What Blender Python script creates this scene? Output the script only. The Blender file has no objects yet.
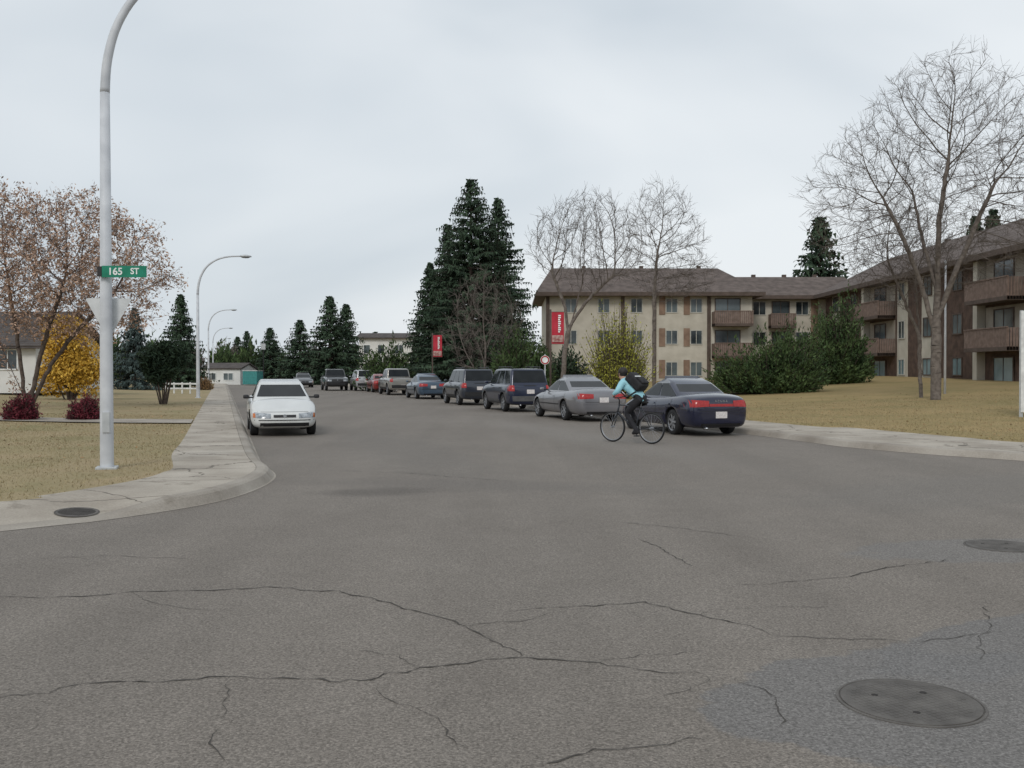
import bpy, bmesh, math, random
import numpy as np
from mathutils import Vector, Matrix
from mathutils.geometry import delaunay_2d_cdt
from mathutils.bvhtree import BVHTree
from mathutils.kdtree import KDTree
rad = math.radians
SC = bpy.context.scene
C = SC.collection
V = Vector
ZUP = V((0, 0, 1))
# ------------------------------------------------------------------ camera geometry
CAMZ, F, HY = 1.6, 960.0, 371.0
PIT = math.atan((384 - HY) / F)
cp, sp_ = math.cos(PIT), math.sin(PIT)
def ray(px, py):
    return V((px - 512, cp * F + sp_ * (384 - py), -sp_ * F + cp * (384 - py)))
def P(px, py, z=0.0):
    r = ray(px, py); k = (z - CAMZ) / r.z
    return V((r.x * k, r.y * k, z))
def A(px, py, Y):
    r = ray(px, py); k = Y / r.y
    return V((r.x * k, Y, CAMZ + r.z * k))
AL = math.atan((512 - 222) / F)
sa, ca = math.sin(AL), math.cos(AL)
def RD(s, t, z=0.0):
    return V((-sa * s + ca * t, ca * s + sa * t, z))
RROT = math.atan2(ca, -sa)          # heading of the street
cam = bpy.data.cameras.new('camera'); co = bpy.data.objects.new('camera', cam); C.objects.link(co)
co.location = (0, 0, CAMZ); co.rotation_euler = (math.pi / 2 - PIT, 0, 0)
cam.sensor_width = 36; cam.lens = F / 1024 * 36; cam.clip_end = 5000; cam.clip_start = .05
SC.camera = co
# ------------------------------------------------------------------ tagging
def tag(o, label=None, cat=None, group=None, kind=None):
    if label: o['label'] = label
    if cat: o['category'] = cat
    if group: o['group'] = group
    if kind: o['kind'] = kind
    return o
def thing(name, label, cat, loc=(0, 0, 0), rz=0, group=None, scale=1):
    o = bpy.data.objects.new(name, None); C.objects.link(o)
    o.location = loc; o.rotation_euler = (0, 0, rz); o.scale = (scale,) * 3
    o.empty_display_size = .2
    return tag(o, label, cat, group)
def dup(root, loc, rz, scale, label, group=None):
    r = root.copy(); C.objects.link(r); r.location = loc; r.rotation_euler = (0, 0, rz)
    r.scale = scale if hasattr(scale, '__len__') else (scale,) * 3
    r['label'] = label
    if group: r['group'] = group
    elif 'group' in r: del r['group']
    for ch in list(root.children):
        c = ch.copy(); C.objects.link(c); c.parent = r
        for g in ch.children:
            d = g.copy(); C.objects.link(d); d.parent = c
    return r
# ------------------------------------------------------------------ materials
def M(name, c1, c2=None, scale=6, rough=.7, metal=0, bump=0, bscale=None, detail=5, spec=.4, island=0, coat=0, lo=.35, hi=.65):
    m = bpy.data.materials.new(name); m.use_nodes = True
    N = m.node_tree.nodes; L = m.node_tree.links
    b = N['Principled BSDF']
    if c2 is None: c2 = tuple(min(1, x * 1.15) for x in c1); c1 = tuple(x * .87 for x in c1)
    tc = N.new('ShaderNodeTexCoord'); nz = N.new('ShaderNodeTexNoise')
    nz.inputs['Scale'].default_value = scale; nz.inputs['Detail'].default_value = detail
    L.new(tc.outputs['Object'], nz.inputs['Vector'])
    rp = N.new('ShaderNodeValToRGB')
    rp.color_ramp.elements[0].position = lo; rp.color_ramp.elements[1].position = hi
    rp.color_ramp.elements[0].color = (*c1, 1); rp.color_ramp.elements[1].color = (*c2, 1)
    L.new(nz.outputs['Fac'], rp.inputs['Fac'])
    out = rp.outputs['Color']
    if island:
        ge = N.new('ShaderNodeNewGeometry'); mr = N.new('ShaderNodeMapRange')
        mr.inputs['To Min'].default_value = 1 - island; mr.inputs['To Max'].default_value = 1 + island
        L.new(ge.outputs['Random Per Island'], mr.inputs['Value'])
        mx = N.new('ShaderNodeVectorMath'); mx.operation = 'SCALE'
        L.new(out, mx.inputs[0]); L.new(mr.outputs['Result'], mx.inputs['Scale'])
        out = mx.outputs['Vector']
    L.new(out, b.inputs['Base Color'])
    b.inputs['Roughness'].default_value = rough; b.inputs['Metallic'].default_value = metal
    b.inputs['Specular IOR Level'].default_value = spec
    if coat: b.inputs['Coat Weight'].default_value = coat; b.inputs['Coat Roughness'].default_value = .04
    if bump:
        n2 = N.new('ShaderNodeTexNoise'); n2.inputs['Scale'].default_value = bscale or scale * 3; n2.inputs['Detail'].default_value = 4
        L.new(tc.outputs['Object'], n2.inputs['Vector'])
        bp = N.new('ShaderNodeBump'); bp.inputs['Strength'].default_value = bump; bp.inputs['Distance'].default_value = .02
        L.new(n2.outputs['Fac'], bp.inputs['Height']); L.new(bp.outputs['Normal'], b.inputs['Normal'])
    return m
m_white = M('white_paint', (.68, .69, .68), rough=.45)
m_galv = M('pale_lamp_paint', (.46, .48, .51), (.60, .62, .65), scale=3, rough=.5)
m_black = M('black_rubber', (.015, .015, .016), rough=.75)
m_blackpl = M('black_plastic', (.02, .02, .022), rough=.5)
m_chrome = M('chrome', (.55, .56, .58), rough=.22, metal=1)
m_alloy = M('alloy', (.36, .37, .39), rough=.38, metal=.8)
m_glass = M('car_glass', (.006, .008, .010), (.014, .017, .019), scale=2.5, rough=.05, spec=.28)
m_red = M('tail_lens', (.30, .010, .010), (.42, .018, .018), scale=20, rough=.2, spec=.6)
m_amber = M('amber_lens', (.5, .13, .015), rough=.2)
m_lens = M('head_lens', (.17, .19, .21), (.40, .43, .46), scale=14, rough=.10, spec=.8)
m_plate = M('plate', (.55, .5, .5), (.72, .7, .68), scale=30, rough=.5)
m_bark = M('grey_bark', (.11, .092, .081), (.19, .163, .142), scale=7, rough=.95, bump=.5)
m_barkd = M('dark_bark', (.065, .05, .043), (.12, .093, .076), scale=7, rough=.95, bump=.5)
m_twig = M('twig', (.095, .078, .067), (.155, .13, .113), scale=3, rough=.95)
m_twigr = M('red_twig', (.10, .072, .062), (.155, .115, .098), scale=3, rough=.95)
m_spruce = M('spruce_needles', (.018, .034, .020), (.056, .088, .052), scale=.8, rough=.8, island=.5, spec=.2)
m_spruce2 = M('blue_spruce_needles', (.04, .06, .056), (.08, .11, .105), scale=1.1, rough=.8, island=.45, spec=.2)
m_pine = M('juniper_needles', (.030, .056, .022), (.084, .126, .047), scale=.9, rough=.8, island=.5, spec=.2)
m_yellow = M('yellow_leaves', (.46, .27, .035), (.66, .43, .08), scale=1.3, rough=.7, island=.35, spec=.2)
m_olive = M('olive_leaves', (.215, .225, .035), (.38, .375, .07), scale=1.2, rough=.7, island=.45, spec=.2)
m_russet = M('russet_leaves', (.33, .215, .155), (.50, .355, .27), scale=1.2, rough=.7, island=.3, spec=.2)
m_dead = M('dead_leaves', (.20, .12, .06), (.34, .22, .11), scale=1.2, rough=.8, island=.4, spec=.2)
m_barb = M('barberry_leaves', (.075, .014, .022), (.16, .03, .042), scale=4, rough=.7, island=.5, spec=.2)
m_grey_far = M('bare_far_crown', (.12, .10, .09), (.2, .17, .15), scale=.8, rough=.9, island=.3)
m_stucco = M('cream_stucco', (.44, .41, .345), (.54, .505, .435), scale=1.1, rough=.9, bump=.2, bscale=60)
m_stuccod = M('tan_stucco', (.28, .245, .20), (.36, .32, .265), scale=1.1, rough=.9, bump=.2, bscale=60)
m_brick = M('brown_brick', (.068, .044, .034), (.118, .075, .057), scale=2.2, rough=.9, bump=.3, bscale=30)
m_panel = M('muted_panel', (.19, .125, .09), (.27, .185, .135), scale=2, rough=.85)
m_trim = M('brown_trim', (.075, .055, .045), (.11, .082, .068), scale=3, rough=.8)
m_rail = M('brown_boards', (.15, .108, .088), (.22, .16, .135), scale=4, rough=.85)
m_winframe = M('pale_frame', (.45, .44, .4), rough=.5)
m_pane = M('house_glass', (.018, .024, .028), (.13, .16, .17), scale=.45, rough=.07, spec=.6)
m_curtain = M('teal_glass', (.12, .19, .21), (.26, .34, .36), scale=.6, rough=.1, spec=.6)
m_siding = M('white_siding', (.62, .62, .60), (.7, .7, .68), scale=1.2, rough=.75)
m_green = M('sign_green', (.0, .17, .10), (.005, .22, .135), scale=9, rough=.45)
m_letter = M('sign_white', (.76, .78, .77), rough=.5)
m_signback = M('sign_back', (.42, .44, .45), (.52, .54, .55), scale=6, rough=.45, metal=.3)
m_yback = M('yield_back', (.56, .58, .59), (.66, .68, .69), scale=6, rough=.5)
m_banner = M('banner_red', (.40, .018, .035), (.5, .03, .055), scale=3, rough=.7)
m_bannerp = M('banner_picture', (.25, .08, .07), (.5, .38, .34), scale=7, rough=.7)
m_iron = M('cast_iron', (.088, .080, .073), (.145, .134, .122), scale=7, rough=.75, metal=.1, bump=.35, bscale=50, detail=8)
m_irondk = M('iron_gap', (.03, .026, .024), rough=.9)
m_crack = M('crack_dark', (.045, .04, .035), (.09, .082, .073), scale=5, rough=1)  # dark tone of the thin crack ribbons on the asphalt
m_teal = M('teal_metal', (.05, .25, .24), rough=.6)
def shingles(name, c1, c2):
    m = M(name, c1, c2, scale=1.6, rough=.9, detail=8)
    N = m.node_tree.nodes; L = m.node_tree.links; b = N['Principled BSDF']
    tc = N.new('ShaderNodeTexCoord'); w = N.new('ShaderNodeTexWave'); w.bands_direction = 'Z'
    w.inputs['Scale'].default_value = 2.4; w.inputs['Distortion'].default_value = .6; w.inputs['Detail'].default_value = 3
    L.new(tc.outputs['Object'], w.inputs['Vector'])
    bp = N.new('ShaderNodeBump'); bp.inputs['Strength'].default_value = .6; bp.inputs['Distance'].default_value = .05
    L.new(w.outputs['Fac'], bp.inputs['Height']); L.new(bp.outputs['Normal'], b.inputs['Normal'])
    return m
m_roof = shingles('brown_shingles', (.085, .066, .058), (.145, .115, .102))
m_roofd = shingles('dark_shingles', (.055, .046, .042), (.09, .076, .07))
# --- asphalt
def asphalt():
    m = bpy.data.materials.new('asphalt'); m.use_nodes = True
    N = m.node_tree.nodes; L = m.node_tree.links; b = N['Principled BSDF']
    tc = N.new('ShaderNodeTexCoord'); pos = tc.outputs['Object']
    def nz(scale, det=6, rgh=.6):
        n = N.new('ShaderNodeTexNoise'); n.inputs['Scale'].default_value = scale; n.inputs['Detail'].default_value = det
        n.inputs['Roughness'].default_value = rgh
        L.new(pos, n.inputs['Vector']); return n.outputs['Fac']
    def ramp(f, p0, c0, p1, c1):
        r = N.new('ShaderNodeValToRGB'); e = r.color_ramp.elements
        e[0].position = p0; e[1].position = p1; e[0].color = (*c0, 1); e[1].color = (*c1, 1)
        L.new(f, r.inputs['Fac']); return r.outputs['Color']
    def mix(mode, f, a, bb):
        x = N.new('ShaderNodeMixRGB'); x.blend_type = mode
        if isinstance(f, float): x.inputs['Fac'].default_value = f
        else: L.new(f, x.inputs['Fac'])
        L.new(a, x.inputs['Color1'])
        if isinstance(bb, tuple): x.inputs['Color2'].default_value = (*bb, 1)
        else: L.new(bb, x.inputs['Color2'])
        return x.outputs['Color']
    big = nz(.22, 5); mid = nz(1.7, 6, .65); fine = nz(60, 4, .75)
    col = ramp(big, .3, (.180, .161, .142), .7, (.204, .185, .164))
    col = mix('MULTIPLY', 1.0, col, ramp(mid, .3, (.94, .935, .93), .72, (1.06, 1.06, 1.06)))
    # long smear of tyre wear along the street
    mp = N.new('ShaderNodeMapping'); mp.inputs['Rotation'].default_value = (0, 0, -AL); mp.inputs['Scale'].default_value = (1.1, .06, 1)
    L.new(pos, mp.inputs['Vector']); wn = N.new('ShaderNodeTexNoise'); wn.inputs['Scale'].default_value = 1.0; wn.inputs['Detail'].default_value = 4
    L.new(mp.outputs['Vector'], wn.inputs['Vector'])
    col = mix('MULTIPLY', .8, col, ramp(wn.outputs['Fac'], .35, (.91, .91, .91), .65, (1.06, 1.06, 1.06)))
    def patch(cx, cy, rx, ry, rot, c, strength, soft=.09):
        nonlocal col
        mp = N.new('ShaderNodeMapping'); mp.vector_type = 'TEXTURE'
        mp.inputs['Location'].default_value = (cx, cy, 0); mp.inputs['Rotation'].default_value = (0, 0, rot)
        mp.inputs['Scale'].default_value = (rx, ry, 1)
        L.new(pos, mp.inputs['Vector'])
        ln = N.new('ShaderNodeVectorMath'); ln.operation = 'LENGTH'; L.new(mp.outputs['Vector'], ln.inputs[0])
        ad = N.new('ShaderNodeMath'); ad.operation = 'MULTIPLY_ADD'; L.new(mid, ad.inputs[0]); ad.inputs[1].default_value = 1.0
        L.new(ln.outputs['Value'], ad.inputs[2])
        mr = N.new('ShaderNodeMapRange'); mr.inputs['From Min'].default_value = 1.5 - soft; mr.inputs['From Max'].default_value = 1.5 + soft
        mr.inputs['To Min'].default_value = strength; mr.inputs['To Max'].default_value = 0
        L.new(ad.outputs[0], mr.inputs['Value'])
        col = mix('MIX', mr.outputs['Result'], col, c)
    patch(2.05, 4.65, 1.05, .82, .3, (.164, .160, .157), .8, .03)
    patch(3.2, 5.75, 1.3, .45, .5, (.165, .161, .158), .8, .03)
    patch(4.6, 8.6, 1.7, .55, .15, (.180, .176, .172), .6, .05)
    patch(-1.7, 12.7, .75, .4, .2, (.098, .088, .079), .6, .4)
    patch(-.4, 13.4, 2.4, .6, -.2, (.145, .132, .12), .5, .5)
    patch(6.5, 13, 3.2, 1.3, .5, (.172, .162, .149), .4, .3)
    patch(-2.3, 20, .9, 6, AL, (.155, .143, .13), .5, .5)
    patch(1.5, 24, .8, 7, AL, (.228, .213, .194), .5, .5)
    col = mix('MULTIPLY', 1.0, col, ramp(fine, .36, (.70, .69, .68), .64, (1.28, 1.275, 1.27)))
    vo = N.new('ShaderNodeTexVoronoi'); vo.inputs['Scale'].default_value = 105; L.new(pos, vo.inputs['Vector'])
    sv = N.new('ShaderNodeSeparateColor'); L.new(vo.outputs['Color'], sv.inputs['Color'])
    col = mix('MULTIPLY', 1.0, col, ramp(sv.outputs['Red'], .0, (.68, .67, .66), 1.0, (1.32, 1.31, 1.30)))
    L.new(col, b.inputs['Base Color'])
    b.inputs['Roughness'].default_value = .85; b.inputs['Specular IOR Level'].default_value = .3
    bp = N.new('ShaderNodeBump'); bp.inputs['Strength'].default_value = .35; bp.inputs['Distance'].default_value = .01
    L.new(fine, bp.inputs['Height']); L.new(bp.outputs['Normal'], b.inputs['Normal'])
    return m
m_asph = asphalt()
def concrete(name, joints, c1=(.31, .272, .226), c2=(.45, .405, .345)):
    m = M(name, c1, c2, scale=.9, rough=.9, detail=9, bump=.25, bscale=60)
    N = m.node_tree.nodes; L = m.node_tree.links; b = N['Principled BSDF']
    src = b.inputs['Base Color'].links[0].from_socket
    tc = N.new('ShaderNodeTexCoord')
    f2 = N.new('ShaderNodeTexNoise'); f2.inputs['Scale'].default_value = 45; f2.inputs['Detail'].default_value = 3
    L.new(tc.outputs['Object'], f2.inputs['Vector'])
    r2 = N.new('ShaderNodeMapRange'); r2.inputs['To Min'].default_value = .72; r2.inputs['To Max'].default_value = 1.28
    L.new(f2.outputs['Fac'], r2.inputs['Value'])
    s = N.new('ShaderNodeVectorMath'); s.operation = 'SCALE'; L.new(src, s.inputs[0]); L.new(r2.outputs['Result'], s.inputs['Scale'])
    out = s.outputs['Vector']
    st = N.new('ShaderNodeTexNoise'); st.inputs['Scale'].default_value = 2.6; st.inputs['Detail'].default_value = 8; st.inputs['Roughness'].default_value = .7
    L.new(tc.outputs['Object'], st.inputs['Vector'])
    sr = N.new('ShaderNodeMapRange'); sr.inputs['From Min'].default_value = .57; sr.inputs['From Max'].default_value = .66; sr.inputs['To Max'].default_value = .5
    L.new(st.outputs['Fac'], sr.inputs['Value'])
    sx = N.new('ShaderNodeMixRGB'); L.new(sr.outputs['Result'], sx.inputs['Fac']); L.new(out, sx.inputs['Color1']); sx.inputs['Color2'].default_value = (.16, .135, .105, 1)
    out = sx.outputs['Color']
    if joints:
        dt = N.new('ShaderNodeVectorMath'); dt.operation = 'DOT_PRODUCT'; dt.inputs[1].default_value = (-sa, ca, 0)
        L.new(tc.outputs['Object'], dt.inputs[0])
        ad = N.new('ShaderNodeMath'); ad.operation = 'ADD'; ad.inputs[1].default_value = 300; L.new(dt.outputs['Value'], ad.inputs[0])
        md = N.new('ShaderNodeMath'); md.operation = 'MODULO'; md.inputs[1].default_value = 1.5; L.new(ad.outputs[0], md.inputs[0])
        lt = N.new('ShaderNodeMath'); lt.operation = 'LESS_THAN'; lt.inputs[1].default_value = .028; L.new(md.outputs[0], lt.inputs[0])
        # cracks: edges of stretched cells
        vo = N.new('ShaderNodeTexVoronoi'); vo.feature = 'DISTANCE_TO_EDGE'; vo.inputs['Scale'].default_value = .42
        nv = N.new('ShaderNodeTexNoise'); nv.inputs['Scale'].default_value = 1.5; nv.inputs['Detail'].default_value = 6; L.new(tc.outputs['Object'], nv.inputs['Vector'])
        av = N.new('ShaderNodeVectorMath'); av.operation = 'MULTIPLY_ADD'; L.new(nv.outputs['Color'], av.inputs[0]); av.inputs[1].default_value = (.9, .9, .9); L.new(tc.outputs['Object'], av.inputs[2])
        L.new(av.outputs['Vector'], vo.inputs['Vector'])
        l2 = N.new('ShaderNodeMath'); l2.operation = 'LESS_THAN'; l2.inputs[1].default_value = .007; L.new(vo.outputs['Distance'], l2.inputs[0])
        mxx = N.new('ShaderNodeMath'); mxx.operation = 'MAXIMUM'; L.new(lt.outputs[0], mxx.inputs[0]); L.new(l2.outputs[0], mxx.inputs[1])
        mx = N.new('ShaderNodeMixRGB'); L.new(mxx.outputs[0], mx.inputs['Fac']); L.new(out, mx.inputs['Color1'])
        mx.inputs['Color2'].default_value = (.14, .122, .10, 1); out = mx.outputs['Color']
    L.new(out, b.inputs['Base Color'])
    return m
m_conc = concrete('sidewalk_concrete', True); m_kerb = concrete('kerb_concrete', False, (.25, .22, .185), (.37, .335, .29))
def lawnmat(name, dry, green):
    m = M(name, tuple(x * .85 for x in dry), tuple(x * 1.15 for x in dry), scale=30, rough=.95, detail=8, bump=.5, bscale=50, spec=.1)
    N = m.node_tree.nodes; L = m.node_tree.links; b = N['Principled BSDF']
    src = b.inputs['Base Color'].links[0].from_socket
    tc = N.new('ShaderNodeTexCoord'); n = N.new('ShaderNodeTexNoise'); n.inputs['Scale'].default_value = .35; n.inputs['Detail'].default_value = 8
    n.inputs['Roughness'].default_value = .7
    L.new(tc.outputs['Object'], n.inputs['Vector'])
    mr = N.new('ShaderNodeMapRange'); mr.inputs['From Min'].default_value = .42; mr.inputs['From Max'].default_value = .68; mr.inputs['To Max'].default_value = .8
    L.new(n.outputs['Fac'], mr.inputs['Value'])
    mx = N.new('ShaderNodeMixRGB'); L.new(mr.outputs['Result'], mx.inputs['Fac']); L.new(src, mx.inputs['Color1']); mx.inputs['Color2'].default_value = (*green, 1)
    L.new(mx.outputs['Color'], b.inputs['Base Color'])
    return m
m_lawnL = lawnmat('dry_lawn', (.34, .268, .165), (.22, .208, .105))
m_lawnR = lawnmat('golden_lawn', (.335, .25, .125), (.215, .188, .085))
m_blade = M('grass_blades', (.26, .217, .123), (.35, .288, .175), scale=.5, rough=.9, island=.18, spec=.1)
# ------------------------------------------------------------------ mesh builder
class MB:
    def __init__(s): s.v = []; s.f = []; s.mi = []
    def add(s, vs, fs, m=0):
        o = len(s.v); s.v.extend([tuple(p) for p in vs])
        for f in fs: s.f.append(tuple(i + o for i in f)); s.mi.append(m)
        return s
    def seg(s, p, q, ra, rb, n=4, m=0):
        d = (q - p)
        if d.length < 1e-6: return
        d.normalize(); a = d.orthogonal().normalized(); b = d.cross(a)
        o = len(s.v)
        for i in range(n):
            t = 2 * math.pi * i / n; w = a * math.cos(t) + b * math.sin(t)
            s.v.append(tuple(p + w * ra)); s.v.append(tuple(q + w * rb))
        for i in range(n):
            j = (i + 1) % n; s.f.append((o + 2 * i, o + 2 * j, o + 2 * j + 1, o + 2 * i + 1)); s.mi.append(m)
    def tube(s, pts, r, n=8, m=0, cap=True):
        pts = [V(p) for p in pts]; k = len(pts)
        rr = r if hasattr(r, '__len__') else [r] * k
        o = len(s.v); prev = None
        for i, p in enumerate(pts):
            d = (pts[min(i + 1, k - 1)] - pts[max(i - 1, 0)]).normalized()
            a = d.orthogonal().normalized() if prev is None else (prev - d * prev.dot(d)).normalized()
            prev = a; b = d.cross(a)
            for j in range(n):
                t = 2 * math.pi * j / n; s.v.append(tuple(p + (a * math.cos(t) + b * math.sin(t)) * rr[i]))
        for i in range(k - 1):
            for j in range(n):
                j2 = (j + 1) % n
                s.f.append((o + i * n + j, o + i * n + j2, o + (i + 1) * n + j2, o + (i + 1) * n + j)); s.mi.append(m)
        if cap:
            s.f.append(tuple(o + j for j in reversed(range(n)))); s.mi.append(m)
            s.f.append(tuple(o + (k - 1) * n + j for j in range(n))); s.mi.append(m)
        return s
    def box(s, T, u0, u1, v0, v1, z0, z1, m=0):
        vs = [T(u, v, z) for u in (u0, u1) for v in (v0, v1) for z in (z0, z1)]
        return s.add(vs, [(0, 1, 3, 2), (4, 6, 7, 5), (0, 4, 5, 1), (2, 3, 7, 6), (0, 2, 6, 4), (1, 5, 7, 3)], m)
    def lathe(s, prof, n=24, axis='z', m=0, c=(0, 0, 0)):
        o = len(s.v); k = len(prof); c = V(c)
        for r, h in prof:
            for j in range(n):
                t = 2 * math.pi * j / n
                p = (r * math.cos(t), r * math.sin(t), h) if axis == 'z' else (r * math.cos(t), h, r * math.sin(t))
                s.v.append(tuple(c + V(p)))
        for i in range(k - 1):
            for j in range(n):
                j2 = (j + 1) % n
                s.f.append((o + i * n + j, o + i * n + j2, o + (i + 1) * n + j2, o + (i + 1) * n + j)); s.mi.append(m)
        return s
    def build(s, name, mats, parent=None, smooth=False, org=None, bevel=0, fixn=True):
        me = bpy.data.meshes.new(name)
        vs = s.v if org is None else [(a - org[0], b - org[1], c - org[2]) for a, b, c in s.v]
        me.from_pydata(vs, [], s.f)
        if not isinstance(mats, (list, tuple)): mats = [mats]
        for m in mats: me.materials.append(m)
        me.polygons.foreach_set('material_index', s.mi)
        if fixn and len(s.f) < 4000:
            bm = bmesh.new(); bm.from_mesh(me); bmesh.ops.recalc_face_normals(bm, faces=bm.faces)
            if bevel: bmesh.ops.bevel(bm, geom=list(bm.edges), offset=bevel, segments=2, affect='EDGES', profile=.6)
            bm.to_mesh(me); bm.free()
        if smooth: me.polygons.foreach_set('use_smooth', [True] * len(me.polygons))
        me.update()
        o = bpy.data.objects.new(name, me); C.objects.link(o)
        if parent is not None: o.parent = parent
        return o
ID = lambda u, v, z: V((u, v, z))
def crom(pts, n):
    out = []; k = len(pts)
    for i in range(k - 1):
        p0, p1, p2, p3 = pts[max(i - 1, 0)], pts[i], pts[i + 1], pts[min(i + 2, k - 1)]
        for j in range(n):
            t = j / n
            out.append(.5 * ((2 * p1) + (p2 - p0) * t + (2 * p0 - 5 * p1 + 4 * p2 - p3) * t * t + (3 * p1 - p0 - 3 * p2 + p3) * t ** 3))
    out.append(pts[-1]); return out
def xy(v, z=0.0): return V((v[0], v[1], z))
# ------------------------------------------------------------------ ground, road, sidewalks
LO = [RD(330, .6), RD(160, .6), RD(90, .6), RD(55, .6), RD(32, .6), RD(21, .6), RD(17.2, .62), P(272, 474), P(268, 482), P(250, 491), P(222, 500), P(180, 508.5), P(95, 521), P(0, 531), V((-9.5, 5.2, 0)), V((-22, -7, 0))]
LI = [RD(330, -.8), RD(160, -.8), RD(90, -.8), RD(55, -.8), RD(32, -.8), RD(21.5, -.8), RD(18, -.85), xy(P(173, 468, .13)), xy(P(163, 473, .13)), xy(P(148, 478, .13)), xy(P(125, 483, .13)), xy(P(90, 489, .13)), xy(P(40, 496.5, .13)), xy(P(-20, 504, .13)), V((-11, 7.4, 0)), V((-23.5, -5, 0))]
RO = [RD(330, 12.6), RD(160, 12.6), RD(90, 12.6), RD(55, 12.6), RD(32, 12.6), RD(24, 12.6), RD(21, 12.7), P(800, 441), P(850, 447.5), P(930, 454.5), P(1024, 461), V((13, 12.3, 0)), V((22, 2, 0)), V((34, -12, 0))]
RI = [RD(330, 14.9), RD(160, 14.9), RD(90, 14.9), RD(55, 14.9), RD(32, 14.9), RD(24, 14.9), RD(21.6, 15.0), xy(P(850, 428, .13)), xy(P(895, 432, .13)), xy(P(965, 438, .13)), xy(P(1040, 444, .13)), V((14.9, 14, 0)), V((24, 3.6, 0)), V((36, -10.4, 0))]
LOs, LIs, ROs, RIs = (crom(q, 8) for q in (LO, LI, RO, RI))
def pip(px, py, poly):
    ins = np.zeros(len(px), bool); n = len(poly); j = n - 1
    for i in range(n):
        xi, yi = poly[i]; xj, yj = poly[j]
        if yi != yj:
            c = ((yi > py) != (yj > py)) & (px < (xj - xi) * (py - yi) / (yj - yi) + xi)
            ins ^= c
        j = i
    return ins
def pdist(px, py, line):
    best = np.full(len(px), 1e9)
    for i in range(len(line) - 1):
        ax, ay = line[i][0], line[i][1]; dx, dy = line[i + 1][0] - ax, line[i + 1][1] - ay
        t = np.clip(((px - ax) * dx + (py - ay) * dy) / max(dx * dx + dy * dy, 1e-9), 0, 1)
        best = np.minimum(best, np.hypot(px - ax - t * dx, py - ay - t * dy))
    return best
def sst(d, a, b):
    t = np.clip((d - a) / (b - a), 0, 1); return t * t * (3 - 2 * t)
def hLn(px, py): return .138 + .65 * sst(pdist(px, py, LIs), 1, 24)
def hRn(px, py): return .138 + 1.2 * sst(pdist(px, py, RIs), 3, 38)
def hL(x, y): return float(hLn(np.array([x]), np.array([y]))[0])
def hR(x, y): return float(hRn(np.array([x]), np.array([y]))[0])
def region(name, poly, hf, mat, near, far):
    pa = [(p[0], p[1]) for p in poly]
    gx, gy = np.meshgrid(np.arange(-100, 100, near), np.arange(-20, 120, near)); a = np.stack([gx.ravel(), gy.ravel()], 1)
    gx, gy = np.meshgrid(np.arange(-400, 401, far), np.arange(-60, 420, far)); b = np.stack([gx.ravel(), gy.ravel()], 1)
    b = b[(np.abs(b[:, 0]) > 100) | (b[:, 1] > 120) | (b[:, 1] < -20)]
    g = np.concatenate([a, b]) + .013
    g = g[pip(g[:, 0], g[:, 1], pa)]
    d = pdist(g[:, 0], g[:, 1], pa + [pa[0]]); g = g[d > .4]
    pts = [V(p) for p in pa] + [V((float(q[0]), float(q[1]))) for q in g]
    r = delaunay_2d_cdt(pts, [], [list(range(len(pa)))], 1, 1e-4)
    X = np.array([v.x for v in r[0]]); Y = np.array([v.y for v in r[0]]); Z = hf(X, Y)
    mb = MB(); mb.v = list(zip(X.tolist(), Y.tolist(), Z.tolist())); mb.f = [tuple(f) for f in r[2]]; mb.mi = [0] * len(mb.f)
    o = mb.build(name, mat, smooth=True, fixn=False)
    me = o.data
    if me.polygons and sum(p.normal.z for p in list(me.polygons)[:50]) < 0: me.flip_normals()
    return tag(o, kind='structure')
mb = MB(); mb.add([(-1500, -300, -.06), (1500, -300, -.06), (1500, 2500, -.06), (-1500, 2500, -.06)], [(0, 1, 2, 3)])
tag(mb.build('ground', m_lawnL), kind='structure')
region('road', [q for q in LOs] + [V((-10, -40, 0)), V((20, -40, 0))] + list(reversed(ROs)), lambda x, y: x * 0, m_asph, 6, 30)
def kscale(o, left):
    if not left: return 1.0
    t = max(0, min(1, (-3.75 - o.x) / .7)) if o.y < 12.2 else 0
    return 1 - .86 * t * t * (3 - 2 * t)
def sidewalk(outer, inner, left):
    k = MB(); w = MB(); n = len(outer)
    for i in range(n):
        o = outer[i]; d = (inner[i] - o); Ls = d.length; d = d / Ls; h = kscale(o, left)
        k.v += [tuple(xy(o - d * .05, .004)), tuple(xy(o - d * .02, .008)), tuple(xy(o + d * .06, .105 * h + .003)), tuple(xy(o + d * .11, .128 * h + .003)), tuple(xy(o + d * .24, .133 * h + .004)), tuple(xy(o + d * .24, -.02))]
        w.v += [tuple(xy(o + d * .246, -.02)), tuple(xy(o + d * .246, .131 * h + .004)), tuple(xy(inner[i], .142)), tuple(xy(inner[i] + d * .03, .09))]
    for i in range(n - 1):
        for j in range(5): k.f.append((i * 6 + j, i * 6 + j + 1, i * 6 + j + 7, i * 6 + j + 6)); k.mi.append(0)
        for j in range(3): w.f.append((i * 4 + j, i * 4 + j + 1, i * 4 + j + 5, i * 4 + j + 4)); w.mi.append(0)
    tag(k.build('kerb', m_kerb), kind='structure'); tag(w.build('sidewalk', m_conc), kind='structure')
sidewalk(LOs, LIs, True); sidewalk(ROs, RIs, False)
polyL = list(LIs) + [V((-60, -40, 0)), V((-420, -40, 0)), V((-420, 400, 0))]
polyR = list(RIs) + [V((60, -40, 0)), V((420, -40, 0)), V((420, 400, 0))]
region('lawn_left', polyL, hLn, m_lawnL, 2.2, 25)
region('lawn_right', polyR, hRn, m_lawnR, 2.2, 25)
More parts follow.
